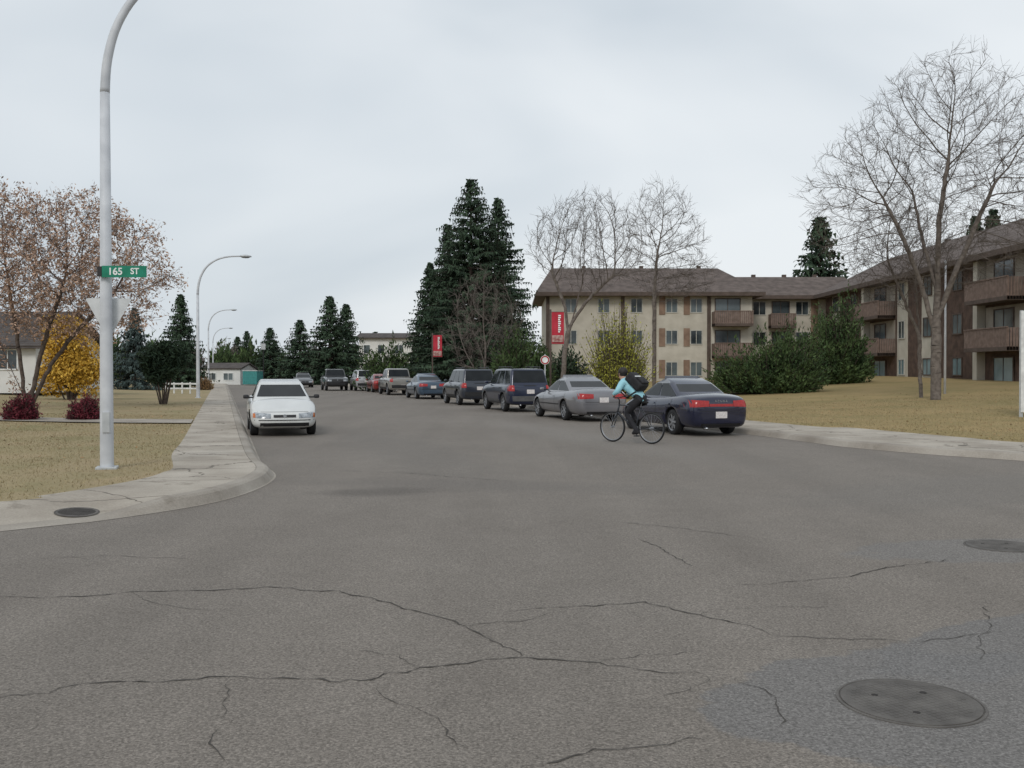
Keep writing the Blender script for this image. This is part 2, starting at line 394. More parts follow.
# walkway crossing the left lawn
mb = MB(); p0 = RD(28.9, -.82); p1 = V((-40, 29.5, 0)); nn = 24
for i in range(nn + 1):
    q = p0.lerp(p1, i / nn)
    for off in (-1.0, 1.0):
        y = q.y + off; mb.v.append((q.x + (-.3 * off if i == 0 else 0), y, hL(q.x, y) + .035))
mb.f = [(2 * i, 2 * i + 1, 2 * i + 3, 2 * i + 2) for i in range(nn)]; mb.mi = [0] * nn
tag(mb.build('path', m_kerb), kind='structure')
# cracks
rc = random.Random(5)
def crack(pxs, w):
    pts = [P(*p) for p in pxs]; fin = []
    for a, b in zip(pts, pts[1:]):
        k = max(2, int((b - a).length / .05)); d = (b - a).normalized(); nrm = V((-d.y, d.x, 0)); off = 0
        for i in range(k):
            off = off * .85 + rc.gauss(0, .016)
            e = min(i, k - i) / k * 2
            fin.append(a.lerp(b, i / k) + nrm * off * min(1, e * 3))
    fin.append(pts[-1]); mb = MB(); n = len(fin)
    for i, p in enumerate(fin):
        d = (fin[min(i + 1, n - 1)] - fin[max(i - 1, 0)]).normalized(); nrm = V((-d.y, d.x, 0))
        ww = .52 * w * rc.uniform(.15, 1.5) * (.3 + .7 * min(1, 6 * min(i, n - 1 - i) / n))
        mb.v += [tuple(p + nrm * ww + V((0, 0, .004))), tuple(p - nrm * ww + V((0, 0, .004)))]
    mb.f = [(2 * i, 2 * i + 1, 2 * i + 3, 2 * i + 2) for i in range(n - 1)]; mb.mi = [0] * (n - 1)
    tag(mb.build('road_crack', m_crack), kind='structure')
for pts, w in [([(-10, 697), (60, 688), (130, 682), (240, 677), (330, 682), (360, 681), (420, 668), (530, 658), (600, 663), (660, 673), (705, 676)], .011),
               ([(-10, 598), (60, 597), (130, 592), (265, 587), (330, 591), (372, 598), (430, 615), (480, 634), (522, 656)], .013),
               ([(505, 612), (570, 607), (645, 602), (700, 615), (770, 635)], .012),
               ([(520, 767), (620, 750), (705, 740)], .009), ([(365, 684), (410, 706), (440, 722), (470, 748)], .006),
               ([(735, 677), (765, 690), (778, 712), (792, 735)], .006), ([(735, 585), (850, 577), (960, 557)], .011),
               ([(640, 540), (665, 552), (692, 566)], .012), ([(770, 635), (850, 640), (930, 640), (1000, 632)], .007),
               ([(320, 470), (420, 474), (520, 482)], .014), ([(980, 660), (990, 630), (985, 600)], .005), ([(215, 767), (218, 730)], .006),
               ([(560, 612), (520, 622), (470, 626)], .006), ([(30, 560), (120, 556), (200, 561)], .007),
               ([(705, 676), (690, 690), (665, 700)], .004), ([(420, 668), (400, 655), (350, 650)], .004), ([(590, 520), (680, 528), (760, 540)], .009),
               ([(240, 677), (225, 700), (230, 725)], .004), ([(600, 663), (640, 655), (700, 652)], .004), ([(130, 592), (170, 606), (240, 612)], .005), ([(700, 615), (760, 608), (830, 606)], .005)]:
    crack(pts, w)
# grass blades + fallen leaves (uncountable stuff)
rng = np.random.default_rng(3)
def blades(name, poly, hf, x0, x1, y0, y1, n, mat, hmin, hmax, wd, flat=False):
    x = rng.uniform(x0, x1, n); y = rng.uniform(y0, y1, n)
    k = pip(x, y, [(p[0], p[1]) for p in poly]); x, y = x[k], y[k]; n = len(x)
    z = hf(x, y); a = rng.uniform(0, 6.283, n); h = rng.uniform(hmin, hmax, n); w = wd * rng.uniform(.6, 1.4, n)
    b = np.stack([x, y, z], 1); dx = np.stack([np.cos(a), np.sin(a), np.zeros(n)], 1)
    if flat:
        dy = np.stack([-np.sin(a), np.cos(a), rng.uniform(-.4, .4, n)], 1); up = np.array([0, 0, .012])
        vs = np.stack([b - dx * w[:, None] + up, b - dy * h[:, None] + up * 2, b + dx * w[:, None] + up * 1.4, b + dy * h[:, None] + up * 1.8], 1).reshape(-1, 3)
        fs = np.arange(4 * n).reshape(-1, 4)
    else:
        ln = np.stack([rng.normal(0, .5, n) * h, rng.normal(0, .5, n) * h, h], 1)
        vs = np.stack([b - dx * w[:, None], b + dx * w[:, None], b + ln], 1).reshape(-1, 3); fs = np.arange(3 * n).reshape(-1, 3)
    me = bpy.data.meshes.new(name); me.from_pydata(vs.tolist(), [], fs.tolist()); me.materials.append(mat)
    o = bpy.data.objects.new(name, me); C.objects.link(o); return o
tag(blades('grass', polyL, hLn, -19, -5, 10, 32, 80000, m_blade, .015, .04, .006), 'dry tan grass on the left corner lawn', 'grass', kind='stuff')
tag(blades('grass', polyR, hRn, 6, 26, 18, 42, 70000, m_blade, .015, .04, .008), 'golden dry grass on the lawn before the apartments', 'grass', kind='stuff')
tag(blades('fallen_leaves', polyL, hLn, -30, -7, 12, 44, 1600, m_dead, .03, .05, .03, True), 'brown fallen leaves scattered on the left lawn', 'leaves', kind='stuff')
tag(blades('fallen_leaves', polyR, hRn, 6, 26, 20, 46, 1400, m_dead, .03, .05, .03, True), 'fallen leaves scattered on the right lawn', 'leaves', kind='stuff')
# ------------------------------------------------------------------ trees
def rv(rg): return V((rg.gauss(0, 1), rg.gauss(0, 1), rg.gauss(0, 1)))
def rot_off(d, ang, rg):
    ax = d.orthogonal().normalized(); ax.rotate(Matrix.Rotation(rg.uniform(0, 6.283), 3, d))
    c = d.copy(); c.rotate(Matrix.Rotation(ang, 3, ax)); return c
def bare_tree(label, base, stems, crowns, nattr, seed, step=.28, di=2.6, dk=.45, r0=.0065, pw=1.9, ntw=3, twl=(.3, .8), bark=None, twig=None, leaf=None, nleaf=0, lsize=.06, cat='tree', name='bare_tree', rtr=.055, up=.12):
    """branches grown towards points spread through the crown volume, then thickened from the tips down"""
    rg = random.Random(seed); nodes = []; par = []; kids = []
    def addn(p, q):
        nodes.append(p); par.append(q); kids.append([])
        if q >= 0: kids[q].append(len(nodes) - 1)
        return len(nodes) - 1
    root_i = addn(V((0, 0, -.25)), -1); marks = {}
    for st in stems:
        # a stem is a list of points; a leading number means: leave the first stem at that height
        if isinstance(st[0], (int, float)):
            q = min((i for i in marks), key=lambda i: abs(nodes[i].z - st[0])); pts = [nodes[q]] + [V(p) for p in st[1:]]; first = False
        else:
            pts = [V(p) for p in st]; pts = [V((pts[0].x * .3, pts[0].y * .3, -.2))] + pts; q = root_i; first = not marks
        pts = crom(pts, 4) if len(pts) > 2 else pts
        for a, b in zip(pts, pts[1:]):
            n = max(1, int((b - a).length / step + .5))
            for i in range(1, n + 1):
                q = addn(a.lerp(b, i / n) + V((rg.gauss(0, .015), rg.gauss(0, .015), 0)), q)
                if first: marks[q] = 1
    att = []; tot = sum(c[1][0] * c[1][1] * c[1][2] for c in crowns)
    for c, rr in crowns:
        k = int(nattr * rr[0] * rr[1] * rr[2] / tot)
        while k > 0:
            d = rv(rg).normalized() * (rg.random() ** .36)
            wz = 1.0 if d.z < 0 else 1 - .28 * d.z
            att.append(V(c) + V((d.x * rr[0] * wz, d.y * rr[1] * wz, d.z * rr[2]))); k -= 1
    for it in range(110):
        if not att: break
        kd = KDTree(len(nodes))
        for i, p in enumerate(nodes): kd.insert(p, i)
        kd.balance(); acc = {}
        R_ = di if it > 12 else di * 1.8
        for a in att:
            c_, i, dist = kd.find(a)
            if dist < R_: acc.setdefault(i, V((0, 0, 0))); acc[i] += (a - nodes[i]).normalized()
        if not acc: break
        new = []
        for i, d in acc.items():
            if len(kids[i]) >= 4 or d.length < 1e-5: continue
            pd = (nodes[i] - nodes[par[i]]).normalized() if par[i] >= 0 else ZUP
            d = (d.normalized() + pd * .6 + ZUP * up + rv(rg) * .07).normalized()
            p = nodes[i] + d * step
            if any((nodes[k] - p).length < step * .45 for k in kids[i]): continue
            new.append(addn(p, i))
        if not new: break
        k2 = KDTree(len(new))
        for j, i in enumerate(new): k2.insert(nodes[i], j)
        k2.balance(); att = [a for a in att if k2.find(a)[2] > dk]
    n = len(nodes); rr = [0.0] * n
    for i in range(n - 1, -1, -1):
        rr[i] = (sum(rr[k] ** pw for k in kids[i])) ** (1 / pw) if kids[i] else r0
        rr[i] = max(rr[i], r0)
    tr, br = MB(), MB(); tips = []
    for i in range(1, n):
        p, q = nodes[par[i]], nodes[i]; ra, rb = min(rr[par[i]], rr[i] * 1.25), rr[i]
        big = rr[i] > rtr
        (tr if big else br).seg(p, q, ra, rb, 9 if rr[i] > .09 else 6 if big else 4 if rr[i] > .018 else 3)
        if rr[i] < .02:
            d = (q - p).normalized()
            for k in range(ntw if not kids[i] else ntw - (rg.random() < .5)):
                cd = rot_off(d, rad(rg.uniform(18, 52)), rg); L = rg.uniform(*twl); s = p.lerp(q, rg.random())
                m_ = s + cd * L * .55; e = m_ + (cd + rv(rg) * .12 + ZUP * .12).normalized() * L * .45
                br.seg(s, m_, r0 * .85, r0 * .7, 3); br.seg(m_, e, r0 * .7, r0 * .5, 3); tips.append(e); tips.append(m_)
                if rg.random() < .6:
                    c2 = rot_off(cd, rad(rg.uniform(25, 50)), rg); br.seg(m_, m_ + c2 * L * .45, r0 * .65, r0 * .5, 3)
    root = thing(name, label, cat, base)
    tr.build('trunk', bark or m_bark, root, smooth=True, fixn=False); br.build('crown', twig or m_twig, root, smooth=True, fixn=False)
    if leaf and tips:
        lb = MB()
        for i in range(nleaf):
            c = rg.choice(tips) + rv(rg) * .10; leafq(lb, c, lsize * rg.uniform(.6, 1.4), rg)
        lb.build('foliage', leaf, root, fixn=False)
    return root
def leafq(mb, c, s, rg, el=1.5):
    d = rv(rg).normalized(); a = d.orthogonal().normalized()
    a.rotate(Matrix.Rotation(rg.uniform(0, 6.28), 3, d)); b = d.cross(a)
    mb.add([c - a * s * el, c + b * s * .6, c + a * s * el, c - b * s * .6], [(0, 1, 2, 3)])
def spruce_mesh(H, Rb, seed, dens=1.0, ex=.95):
    rg = random.Random(seed); tr, cr = MB(), MB()
    tr.tube([(0, 0, -.4), (0, 0, H * .5), (0, 0, H * .97)], [H * .02, H * .013, .015], 7)
    z = H * .03; k_ = (H / 12) ** .5
    while z < H * .985:
        f = z / H; prof = (1 - f) ** ex * (1 if f > .10 else .8 + 2 * f)
        nb = max(5, int((11 if f < .75 else 7) * dens)); a0 = rg.uniform(0, 6.28)
        for k in range(nb):
            dz = rg.uniform(-.9, .9) * (1 - f) ** .6
            Lb = Rb * max(0, prof - dz / H) + .10
            a = a0 + 6.283 * k / nb + rg.uniform(-.3, .3); L = Lb * rg.uniform(.62, 1.08)
            u = rg.random()
            if u < .08: L *= .6
            elif u > .92: L *= 1.2
            o = V((math.cos(a), math.sin(a), 0)); sd = V((-o.y, o.x, 0)); droop = rg.uniform(.06, .45) - .6 * f * f
            n = max(3, int(L / .20)); p0 = V((0, 0, max(.2, z + dz)))
            tr.seg(p0, p0 + o * L * .9 + ZUP * (-L * droop * .8), .02, .006, 3)
            for j in range(n):
                t = (j + .7) / n
                if t < .22: continue
                c = p0 + o * (L * t) + ZUP * (-L * droop * t + .5 * L * droop * t * t)
                w = (.14 + .14 * L * (1 - t)) * rg.uniform(.7, 1.35); w = min(w, .45)
                for sgn in (-1, 1):
                    tip = c + o * w * rg.uniform(.4, 1.0) + sd * sgn * w * rg.uniform(.35, 1.0) + ZUP * rg.uniform(-.28, .12)
                    cr.add([c - o * .07 + ZUP * .05, c + o * .08 - ZUP * .09, tip], [(0, 1, 2)])
                tip = c + o * w * rg.uniform(.1, .7) + sd * rg.uniform(-.25, .25) + ZUP * rg.uniform(-.50, -.10)
                cr.add([c - sd * .08, c + sd * .08, tip], [(0, 1, 2)])
        z += (.27 if f < .8 else .19) * rg.uniform(.6, 1.3) * k_
    cr.add([V((-.05, 0, H * .93)), V((.05, 0, H * .93)), V((0, 0, H * 1.0))], [(0, 1, 2)])
    return tr, cr
def make_spruce(label, loc, H, Rb, seed, mat=None, group=None, dens=1.0, ex=.95):
    tr, cr = spruce_mesh(H, Rb, seed, dens, ex)
    root = thing('spruce_tree', label, 'tree', loc, 0, group)
    tr.build('trunk', m_barkd, root, fixn=False); cr.build('crown', mat or m_spruce, root, fixn=False)
    return root
def shrub(name, label, loc, blobs, n, s, leaf, seed, stems=8, group=None, cat='shrub', el=1.5, inner=.25, stemmat=None):
    rg = random.Random(seed); st, lf = MB(), MB()
    vol = [b[1][0] * b[1][1] + b[1][2] * b[1][0] for b in blobs]; tot = sum(vol)
    for (c, rr), vv in zip(blobs, vol):
        c = V(c)
        for i in range(max(1, int(stems * vv / tot + .5))):
            d = V((rg.gauss(0, .5), rg.gauss(0, .5), rg.uniform(.1, .9)))
            e = c + V((d.x * rr[0] * .6, d.y * rr[1] * .6, d.z * rr[2] * .7)); b = V((e.x * .15, e.y * .15, -.2))
            m_ = b.lerp(e, .5) + V((rg.gauss(0, .1), rg.gauss(0, .1), .1)); st.tube([b, m_, e], [.04, .025, .01], 4)
        bumps = [(rv(rg).normalized(), rg.uniform(-.26, .2)) for _ in range(26)]
        for i in range(int(n * vv / tot)):
            d = rv(rg).normalized()
            k = 1 + sum(w * max(0, d.dot(q) - .75) * 4 for q, w in bumps)
            t = k * (1 - abs(rg.gauss(0, inner)))
            if t < 0: continue
            p = c + V((d.x * rr[0], d.y * rr[1], d.z * rr[2])) * t
            if p.z < .02: p.z = rg.uniform(.02, .3)
            leafq(lf, p, s * rg.uniform(.6, 1.4), rg, el)
    root = thing(name, label, cat, loc, 0, group)
    st.build('stem', stemmat or m_barkd, root, fixn=False); lf.build('foliage', leaf, root, fixn=False)
    return root
def plume(name, label, loc, clumps, nbr, per, s, leaf, seed, cat='shrub', thick=.16, t0=.3, group=None, el=2.2, zlo=.12, jit=.45):
    # feathery shrub: sprays of needles or leaves along many arching branches
    rg = random.Random(seed); st, lf = MB(), MB(); tot = sum(c[1] * c[2] for c in clumps)
    for (bx, by), R_, H_ in clumps:
        for i in range(int(nbr * R_ * H_ / tot)):
            a = rg.uniform(0, 6.283); e = math.asin(rg.uniform(zlo, 1))
            k = rg.uniform(.70, 1.06) if rg.random() > .12 else rg.uniform(1.05, 1.2)
            tip = V((bx + R_ * math.cos(a) * math.cos(e) * k, by + R_ * math.sin(a) * math.cos(e) * k, H_ * math.sin(e) * k))
            b = V((bx * .55 + rg.gauss(0, .1), by * .55 + rg.gauss(0, .1), .0)); mid = b.lerp(tip, .55) + V((0, 0, -.10 * R_ * math.cos(e)))
            st.tube([b, mid, tip], [.028, .018, .006], 3, cap=False)
            dr = (tip - mid).normalized()
            for j in range(per):
                t = t0 + (1.03 - t0) * (j + rg.random()) / per
                c = b.lerp(mid, t / .55) if t < .55 else mid.lerp(tip, (t - .55) / .45)
                w = thick * (1.3 - t)
                c = c + rv(rg) * w
                if c.z < .03: c.z = rg.uniform(.03, .25)
                d = (dr + V((rg.gauss(0, jit), rg.gauss(0, jit), rg.gauss(0, jit * .8) + .15))).normalized(); q = d.orthogonal().normalized(); q.rotate(Matrix.Rotation(rg.uniform(0, 6.28), 3, d))
                z = s * rg.uniform(.6, 1.4)
                lf.add([c - d * z * .7, c + q * z * .45, c + d * z * el, c - q * z * .45], [(0, 1, 2, 3)])
    root = thing(name, label, cat, loc, 0, group)
    st.build('stem', m_barkd, root, fixn=False); lf.build('foliage', leaf, root, fixn=False)
    return root
def gpos(px, D):
    p = A(px, HY, D); x, y = p.x, p.y
    t = ca * x + sa * y
    return V((x, y, hR(x, y) if t > 14.9 else hL(x, y) if t < -.8 else 0.0))
def top_h(py, D, base): return A(512, py, D).z - base.z
# big spruces on the right of the street
b = gpos(471, 74); make_spruce('tallest dark spruce rising behind the parked cars', b, top_h(176, 74, b), 6.2, 11, dens=1.7, ex=.80)
b = gpos(498, 77); make_spruce('second tall spruce just right of the tallest one', b, top_h(195, 77, b), 4.9, 12, dens=1.5, ex=.80)
b = gpos(430, 79); make_spruce('shortest dark spruce on the left flank of the tallest spruce', b, top_h(262, 79, b), 3.0, 13, dens=1.3, ex=.8)
b = gpos(448, 79); make_spruce('middling dark spruce tucked into the left side of the tallest spruce', b, top_h(222, 79, b), 3.6, 14, dens=1.4, ex=.8)
# bare trees
b = gpos(562, 48); bare_tree('spreading bare tree leaning right of the tall spruces', b, [[(0, 0, 0), (.15, 0, 2.6), (.5, 0, 4.0), (1.0, 0, 5.8)], [3.2, (.15, 0, 4.6), (-.5, 0, 6.4)], [3.7, (1.2, -.1, 4.9), (2.5, -.2, 6.2)]],
                             [((1.3, 0, 7.9), (3.1, 2.6, 2.6)), ((.2, 0, 8.0), (2.0, 2, 2.2))], 1900, 21, dk=.42, r0=.0082)
b = gpos(654, 58); bare_tree('slender upright bare tree in front of the apartment facade', b, [[(0, 0, 0), (0, 0, 4.6), (.05, 0, 6.5), (.2, 0, 8.5)]],
                             [((.5, 0, 9.2), (2.7, 2.3, 4.0)), ((1.6, 0, 7.4), (2.4, 2, 2.0))], 1600, 22, dk=.45, r0=.0086, pw=2.0)
b = gpos(936, 40); bare_tree('huge bare tree towering on the right lawn', b, [[(0, 0, 0), (.0, 0, 3.0), (.05, 0, 5.0), (.1, 0, 7.4), (.5, 0, 10.2)], [2.6, (-.5, .1, 4.5), (-1.3, .1, 6.6), (-2.2, .1, 8.4)], [3.4, (.7, -.1, 5.2), (1.6, 0, 7.2), (2.4, 0, 9.0)], [4.4, (-.3, .5, 6.4), (-.7, .8, 8.8)]],
                             [((.5, 0, 9.5), (4.8, 4.2, 5.1)), ((-3.0, 0, 8.4), (2.9, 2.6, 3.0)), ((3.6, 0, 8.4), (2.8, 2.6, 3.2)), ((-1.5, 0, 6.4), (3.2, 2.6, 1.8))], 4600, 23, dk=.43, r0=.0068, step=.28)
b = gpos(921, 42); bare_tree('smaller bare tree close beside the huge tree trunk', b, [[(0, 0, 0), (-.1, 0, 3.0), (-.3, 0, 5.2)], [2.8, (-.8, 0, 4.4), (-1.4, 0, 5.8)]],
                             [((-.9, 0, 6.4), (2.3, 1.9, 2.7))], 1000, 24, dk=.42, r0=.007)
b = gpos(484, 56); bare_tree('low bushy bare tree standing before the tall spruces', b, [[(0, 0, .3), (-.6, 0, 1.8)], [(.1, 0, .3), (.6, .1, 1.9)], [(0, .1, .3), (.05, .1, 2.2)]],
                             [((0, 0, 4.3), (2.5, 2.0, 3.3))], 1500, 25, dk=.42, r0=.008, twig=M('pale_twig', (.13, .11, .097), (.2, .172, .15), scale=3, rough=.95))
b = gpos(28, 37); bare_tree('russet leaved spreading tree on the left lawn', b, [[(-.1, 0, .2), (-.25, 0, 1.4), (-.5, 0, 3.2), (-.7, 0, 4.6)], [(.1, 0, .2), (.5, 0, 2.0), (1.0, 0, 3.6), (1.5, 0, 5.0)], [(.15, .1, .2), (.9, 0, 1.6), (2.0, 0, 3.0), (3.2, 0, 4.2)], [(-.1, 0, .1), (-.8, 0, 1.8), (-1.5, 0, 3.2)]],
                            [((1.7, 0, 5.3), (3.9, 3.0, 3.0)), ((-.6, 0, 5.9), (2.6, 2.4, 2.6))], 2000, 26, dk=.44, r0=.0072, pw=1.85, bark=m_barkd, twig=m_twigr, leaf=m_russet, nleaf=21000, lsize=.044, name='russet_tree')
# leafy shrubs
b = gpos(617, 50); plume('willow_shrub', 'bright olive yellow leafy shrub behind the silver sedan', b, [((0, 0), 1.6, 5.0), ((-.5, 0), 1.6, 4.0), ((.7, .2), 1.5, 4.4)], 440, 27, .06, m_olive, 31, thick=.26, t0=.25, el=1.3, zlo=.3, jit=.8)
b = gpos(770, 52); plume('juniper_shrub', 'wide green juniper mound on the apartment lawn', b, [((-1.6, 0), 1.9, 2.5), ((.0, .2), 2.0, 3.3), ((1.5, .3), 1.9, 3.8), ((-2.6, .3), 1.1, 1.4), ((.9, -.3), 1.5, 2.9)], 600, 50, .078, m_pine, 32, thick=.25, el=1.9, jit=.6)
b = gpos(834, 60); plume('juniper_shrub', 'tall green evergreen shrub right of the wide juniper', b, [((-.6, 0), 1.8, 4.4), ((.6, 0), 1.6, 5.4), ((1.4, 0), 1.2, 3.4)], 480, 48, .09, m_pine, 33, thick=.27, el=1.9, jit=.6)
b = gpos(516, 55); plume('evergreen_shrub', 'dense green shrub between the tall spruces and the bare tree', b, [((0, 0), 1.7, 3.9), ((1.0, 0), 1.4, 3.2)], 380, 32, .10, m_pine, 34, thick=.27, el=1.7, jit=.65)
b = gpos(565, 62); plume('evergreen_shrub', 'dark low shrub behind the round parking sign', b, [((0, 0), 1.7, 2.9)], 200, 26, .11, m_spruce, 35, thick=.25, el=1.7, jit=.65)
b = gpos(396, 78); plume('evergreen_shrub', 'green bushy shrub mass above the tan pickup', b, [((0, 0), 1.9, 3.8), ((-1.7, 0), 1.6, 3.2)], 300, 26, .14, m_pine, 36, thick=.28, el=1.7, jit=.65)
for i, (px, D, lb) in enumerate([(19, 27.5, 'dark red barberry bush left of the other one, under the russet tree'), (83, 28.2, 'dark red barberry bush right of the other one, beside the lamp pole')]):
    b = gpos(px, D); plume('barberry_bush', lb, b, [((0, 0), .52, .66), ((.12, 0), .42, .76)], 240, 34, .034, m_barb, 40 + i, cat='bush', thick=.10, el=1.3, jit=.8)
b = gpos(70, 46); shrub('yellow_tree', 'golden yellow tree beside the small white house', b, [((0, 0, 2.0), (1.5, 1.3, 1.7)), ((-.2, 0, 3.1), (1.1, 1.0, 1.3)), ((.4, 0, 1.3), (1.35, 1.2, 1.2)), ((-.7, 0, 1.2), (1.0, .9, 1.1))], 12000, .06, m_yellow, 44, stems=18, cat='tree', inner=.45)
b = gpos(163, 42); shrub('pine_tree', 'round topped dark pine on a thin trunk on the left lawn', b, [((-.1, 0, 1.9), (.95, .9, .95)), ((.4, 0, 2.0), (.9, .8, .8)), ((-.3, 0, 1.5), (.6, .6, .7))], 4600, .06, m_spruce, 45, stems=10, cat='tree', el=2.2, inner=.4)
b = gpos(205, 74); plume('brown_shrub', 'small brown shrub beside the second street lamp', b, [((0, 0), .65, 1.0)], 120, 10, .06, m_dead, 46, thick=.08)
# spruce prototypes for the left and the far end
b = gpos(135, 72); sA = make_spruce('bluish spruce standing left of the dark conical one', b, top_h(308, 72, b), 2.4, 51, m_spruce2, dens=1.1, ex=.9)
b = gpos(181, 82); sB = make_spruce('dark conical spruce left of the second street lamp', b, top_h(293, 82, b), 3.0, 52, dens=1.15, ex=.9)
HA, HB = top_h(308, 72, gpos(135, 72)), top_h(293, 82, gpos(181, 82))
def far_spruce(px, py, D, wid, label, proto=sB, H=HB, group=None, rz=0):
    b = gpos(px, D); k = top_h(py, D, b) / H; dup(proto, b, rz, (k * wid, k * wid, k), label, group)
far_spruce(330, 295, 112, 1.2, 'left one of the twin tall spruces at mid distance')
far_spruce(346, 303, 116, 1.15, 'right one of the twin tall spruces at mid distance', rz=2)
far_spruce(300, 319, 118, 1.4, 'broad spruce left of the twin tall spruces', rz=1)
far_spruce(270, 327, 125, 1.4, 'spruce just right of the thin sign post far down the street', rz=3)
far_spruce(819, 215, 105, 1.15, 'spruce top showing above the apartment roof', rz=2.2)
far_spruce(992, 207, 88, .8, 'spruce tip above the right wing roof, right of the other tip', rz=.5)
far_spruce(974, 214, 90, .8, 'spruce tip above the right wing roof, left of the other tip', rz=1.5)
rf = random.Random(77)
b = gpos(252, 150)
rd0 = plume('far_tree', 'distant rounded tree in the row closing the street', b, [((0, 0), 2.8, 6.0), ((1.2, 0), 2.2, 4.6), ((-1.3, 0), 2.2, 5.0)], 330, 10, .32, m_pine, 47, cat='tree', group='distant rounded trees', thick=.3, el=1.6)
rd1 = plume('far_tree', 'distant brown leafless tree in the row closing the street', gpos(224, 165), [((0, 0), 3.0, 6.6), ((1.2, 0), 2.4, 5.4)], 260, 9, .16, m_grey_far, 48, cat='tree', group='distant brown trees', thick=.3, el=3.0, t0=.4, zlo=.4)
for px in range(-60, 420, 12):
    k = rf.random(); D = rf.uniform(125, 200); q = px + rf.uniform(-6, 6); bb = gpos(q, D)
    if 1.5 < ca * bb.x + sa * bb.y < 12: D = 210; bb = gpos(q, D)
    if k < .42: far_spruce(q, rf.uniform(330, 352), D, rf.uniform(1.1, 1.5), 'distant dark evergreen in the row closing the street', group='distant evergreens', rz=k * 20)
    elif k < .75: dup(rd0, bb, k * 20, rf.uniform(.7, 1.05), 'distant rounded tree in the row closing the street', 'distant rounded trees')
    else: dup(rd1, bb, k * 20, rf.uniform(.7, 1.0), 'distant brown leafless tree in the row closing the street', 'distant brown trees')
# ------------------------------------------------------------------ buildings
def frameT(O, e, n): 
    O, e, n = V(O), V(e), V(n)
    return lambda u, v, z: O + e * u + n * v + ZUP * z
def window(T, root, org, u0, u1, z0, z1, v, fm, pm):
    fb = MB(); t = .07
    fb.box(T, u0, u1, v, v + .06, z0, z0 + t).box(T, u0, u1, v, v + .06, z1 - t, z1).box(T, u0, u0 + t, v, v + .06, z0 + t, z1 - t).box(T, u1 - t, u1, v, v + .06, z0 + t, z1 - t)
    if u1 - u0 > 1: um = (u0 + u1) / 2; fb.box(T, um - .025, um + .025, v, v + .05, z0 + t, z1 - t)
    fo = fb.build('window', fm, root, org=org)
    pb = MB(); pb.box(T, u0 + t * .6, u1 - t * .6, v - .02, v + .025, z0 + t * .6, z1 - t * .6); pb.build('pane', pm, fo, org=org)
def balcony(T, root, org, u0, u1, zf, dep=1.3):
    sb = MB(); sb.box(T, u0, u1, .0, dep, zf - .22, zf); so = sb.build('balcony', m_trim, root, org=org)
    rb = MB(); h = 1.08
    n = int((u1 - u0) / .16)
    for i in range(n):
        a = u0 + (u1 - u0) * i / n; rb.box(T, a, a + .135, dep - .05, dep - .02, zf - .2, zf + h - .06)
    for k in range(int(dep / .16)):
        for uu in (u0, u1 - .03): rb.box(T, uu, uu + .03, k * .16 + .03, k * .16 + .15, zf - .2, zf + h - .06)
    rb.box(T, u0 - .02, u1 + .02, dep - .09, dep + .02, zf + h - .06, zf + h); rb.build('railing', m_rail, so, org=org)
ORG = V((12, 82, 1.0))
apt = thing('apartment_building', 'three storey cream and brown apartment building with shingle roof on the right', 'apartment building', ORG)
FL = [.2, 2.9, 5.6]; EV = 8.25
def wing(T, L, depth, wallm, ridge, hip0, hip1, ov=.9):
    w = MB(); w.box(T, 0, L, -depth, 0, -.5, EV); w.build('wall', wallm, apt, org=ORG)
    r = MB(); h0, h1 = hip0, hip1; md = -depth / 2
    a = [T(-ov, ov, EV), T(L + ov, ov, EV), T(L + ov, -depth - ov, EV), T(-ov, -depth - ov, EV), T(-ov + h0, md, ridge), T(L + ov - h1, md, ridge)]
    bsd = [p - ZUP * .28 for p in a[:4]]
    r.add(a + bsd, [(0, 1, 5, 4), (2, 3, 4, 5), (3, 0, 4), (1, 2, 5), (6, 7, 1, 0), (7, 8, 2, 1), (8, 9, 3, 2), (9, 6, 0, 3), (9, 8, 7, 6)])
    ro = r.build('roof', m_roof, apt, org=ORG)
    f = MB(); f.box(T, -ov, L + ov, ov + .003, ov + .06, EV - .30, EV + .02); f.build('fascia', m_trim, ro, org=ORG)
    for k in range(3):
        q = MB(); u = L * (.2 + .3 * k); q.box(T, u, u + .35, md - .6, md - .25, ridge - .6, ridge + .25); q.build('roof_vent', m_trim, ro, org=ORG)
# left wing
T1 = frameT((2.9, 82, 0), (1, 0, 0), (0, -1, 0)); wing(T1, 17.6, 12, m_stucco, 11.0, 1.6, 2.6)
for fz in FL:
    for u in (1.6, 4.4, 7.2, 10.2, 12.3):
        window(T1, apt, ORG, u, u + 1.05, fz + .95, fz + 2.2, .0, m_winframe, m_pane)
        if u in (10.2, 12.3): pm = MB(); pm.box(T1, u - .55, u - .03, .003, .05, fz + .8, fz + 2.35); pm.build('panel', m_panel, apt, org=ORG)
for u in (.0, 6.4, 9.1, 13.75):
    pm = MB(); pm.box(T1, u, u + .3, .003, .10, -.4, EV - .3); pm.build('pilaster', m_trim, apt, org=ORG)
for fz in FL[1:] + [.2]:
    if fz > 1: balcony(T1, apt, ORG, 14.15, 17.4, fz)
    window(T1, apt, ORG, 14.4, 16.6, fz + .1, fz + 2.2, .0, m_trim, m_pane)
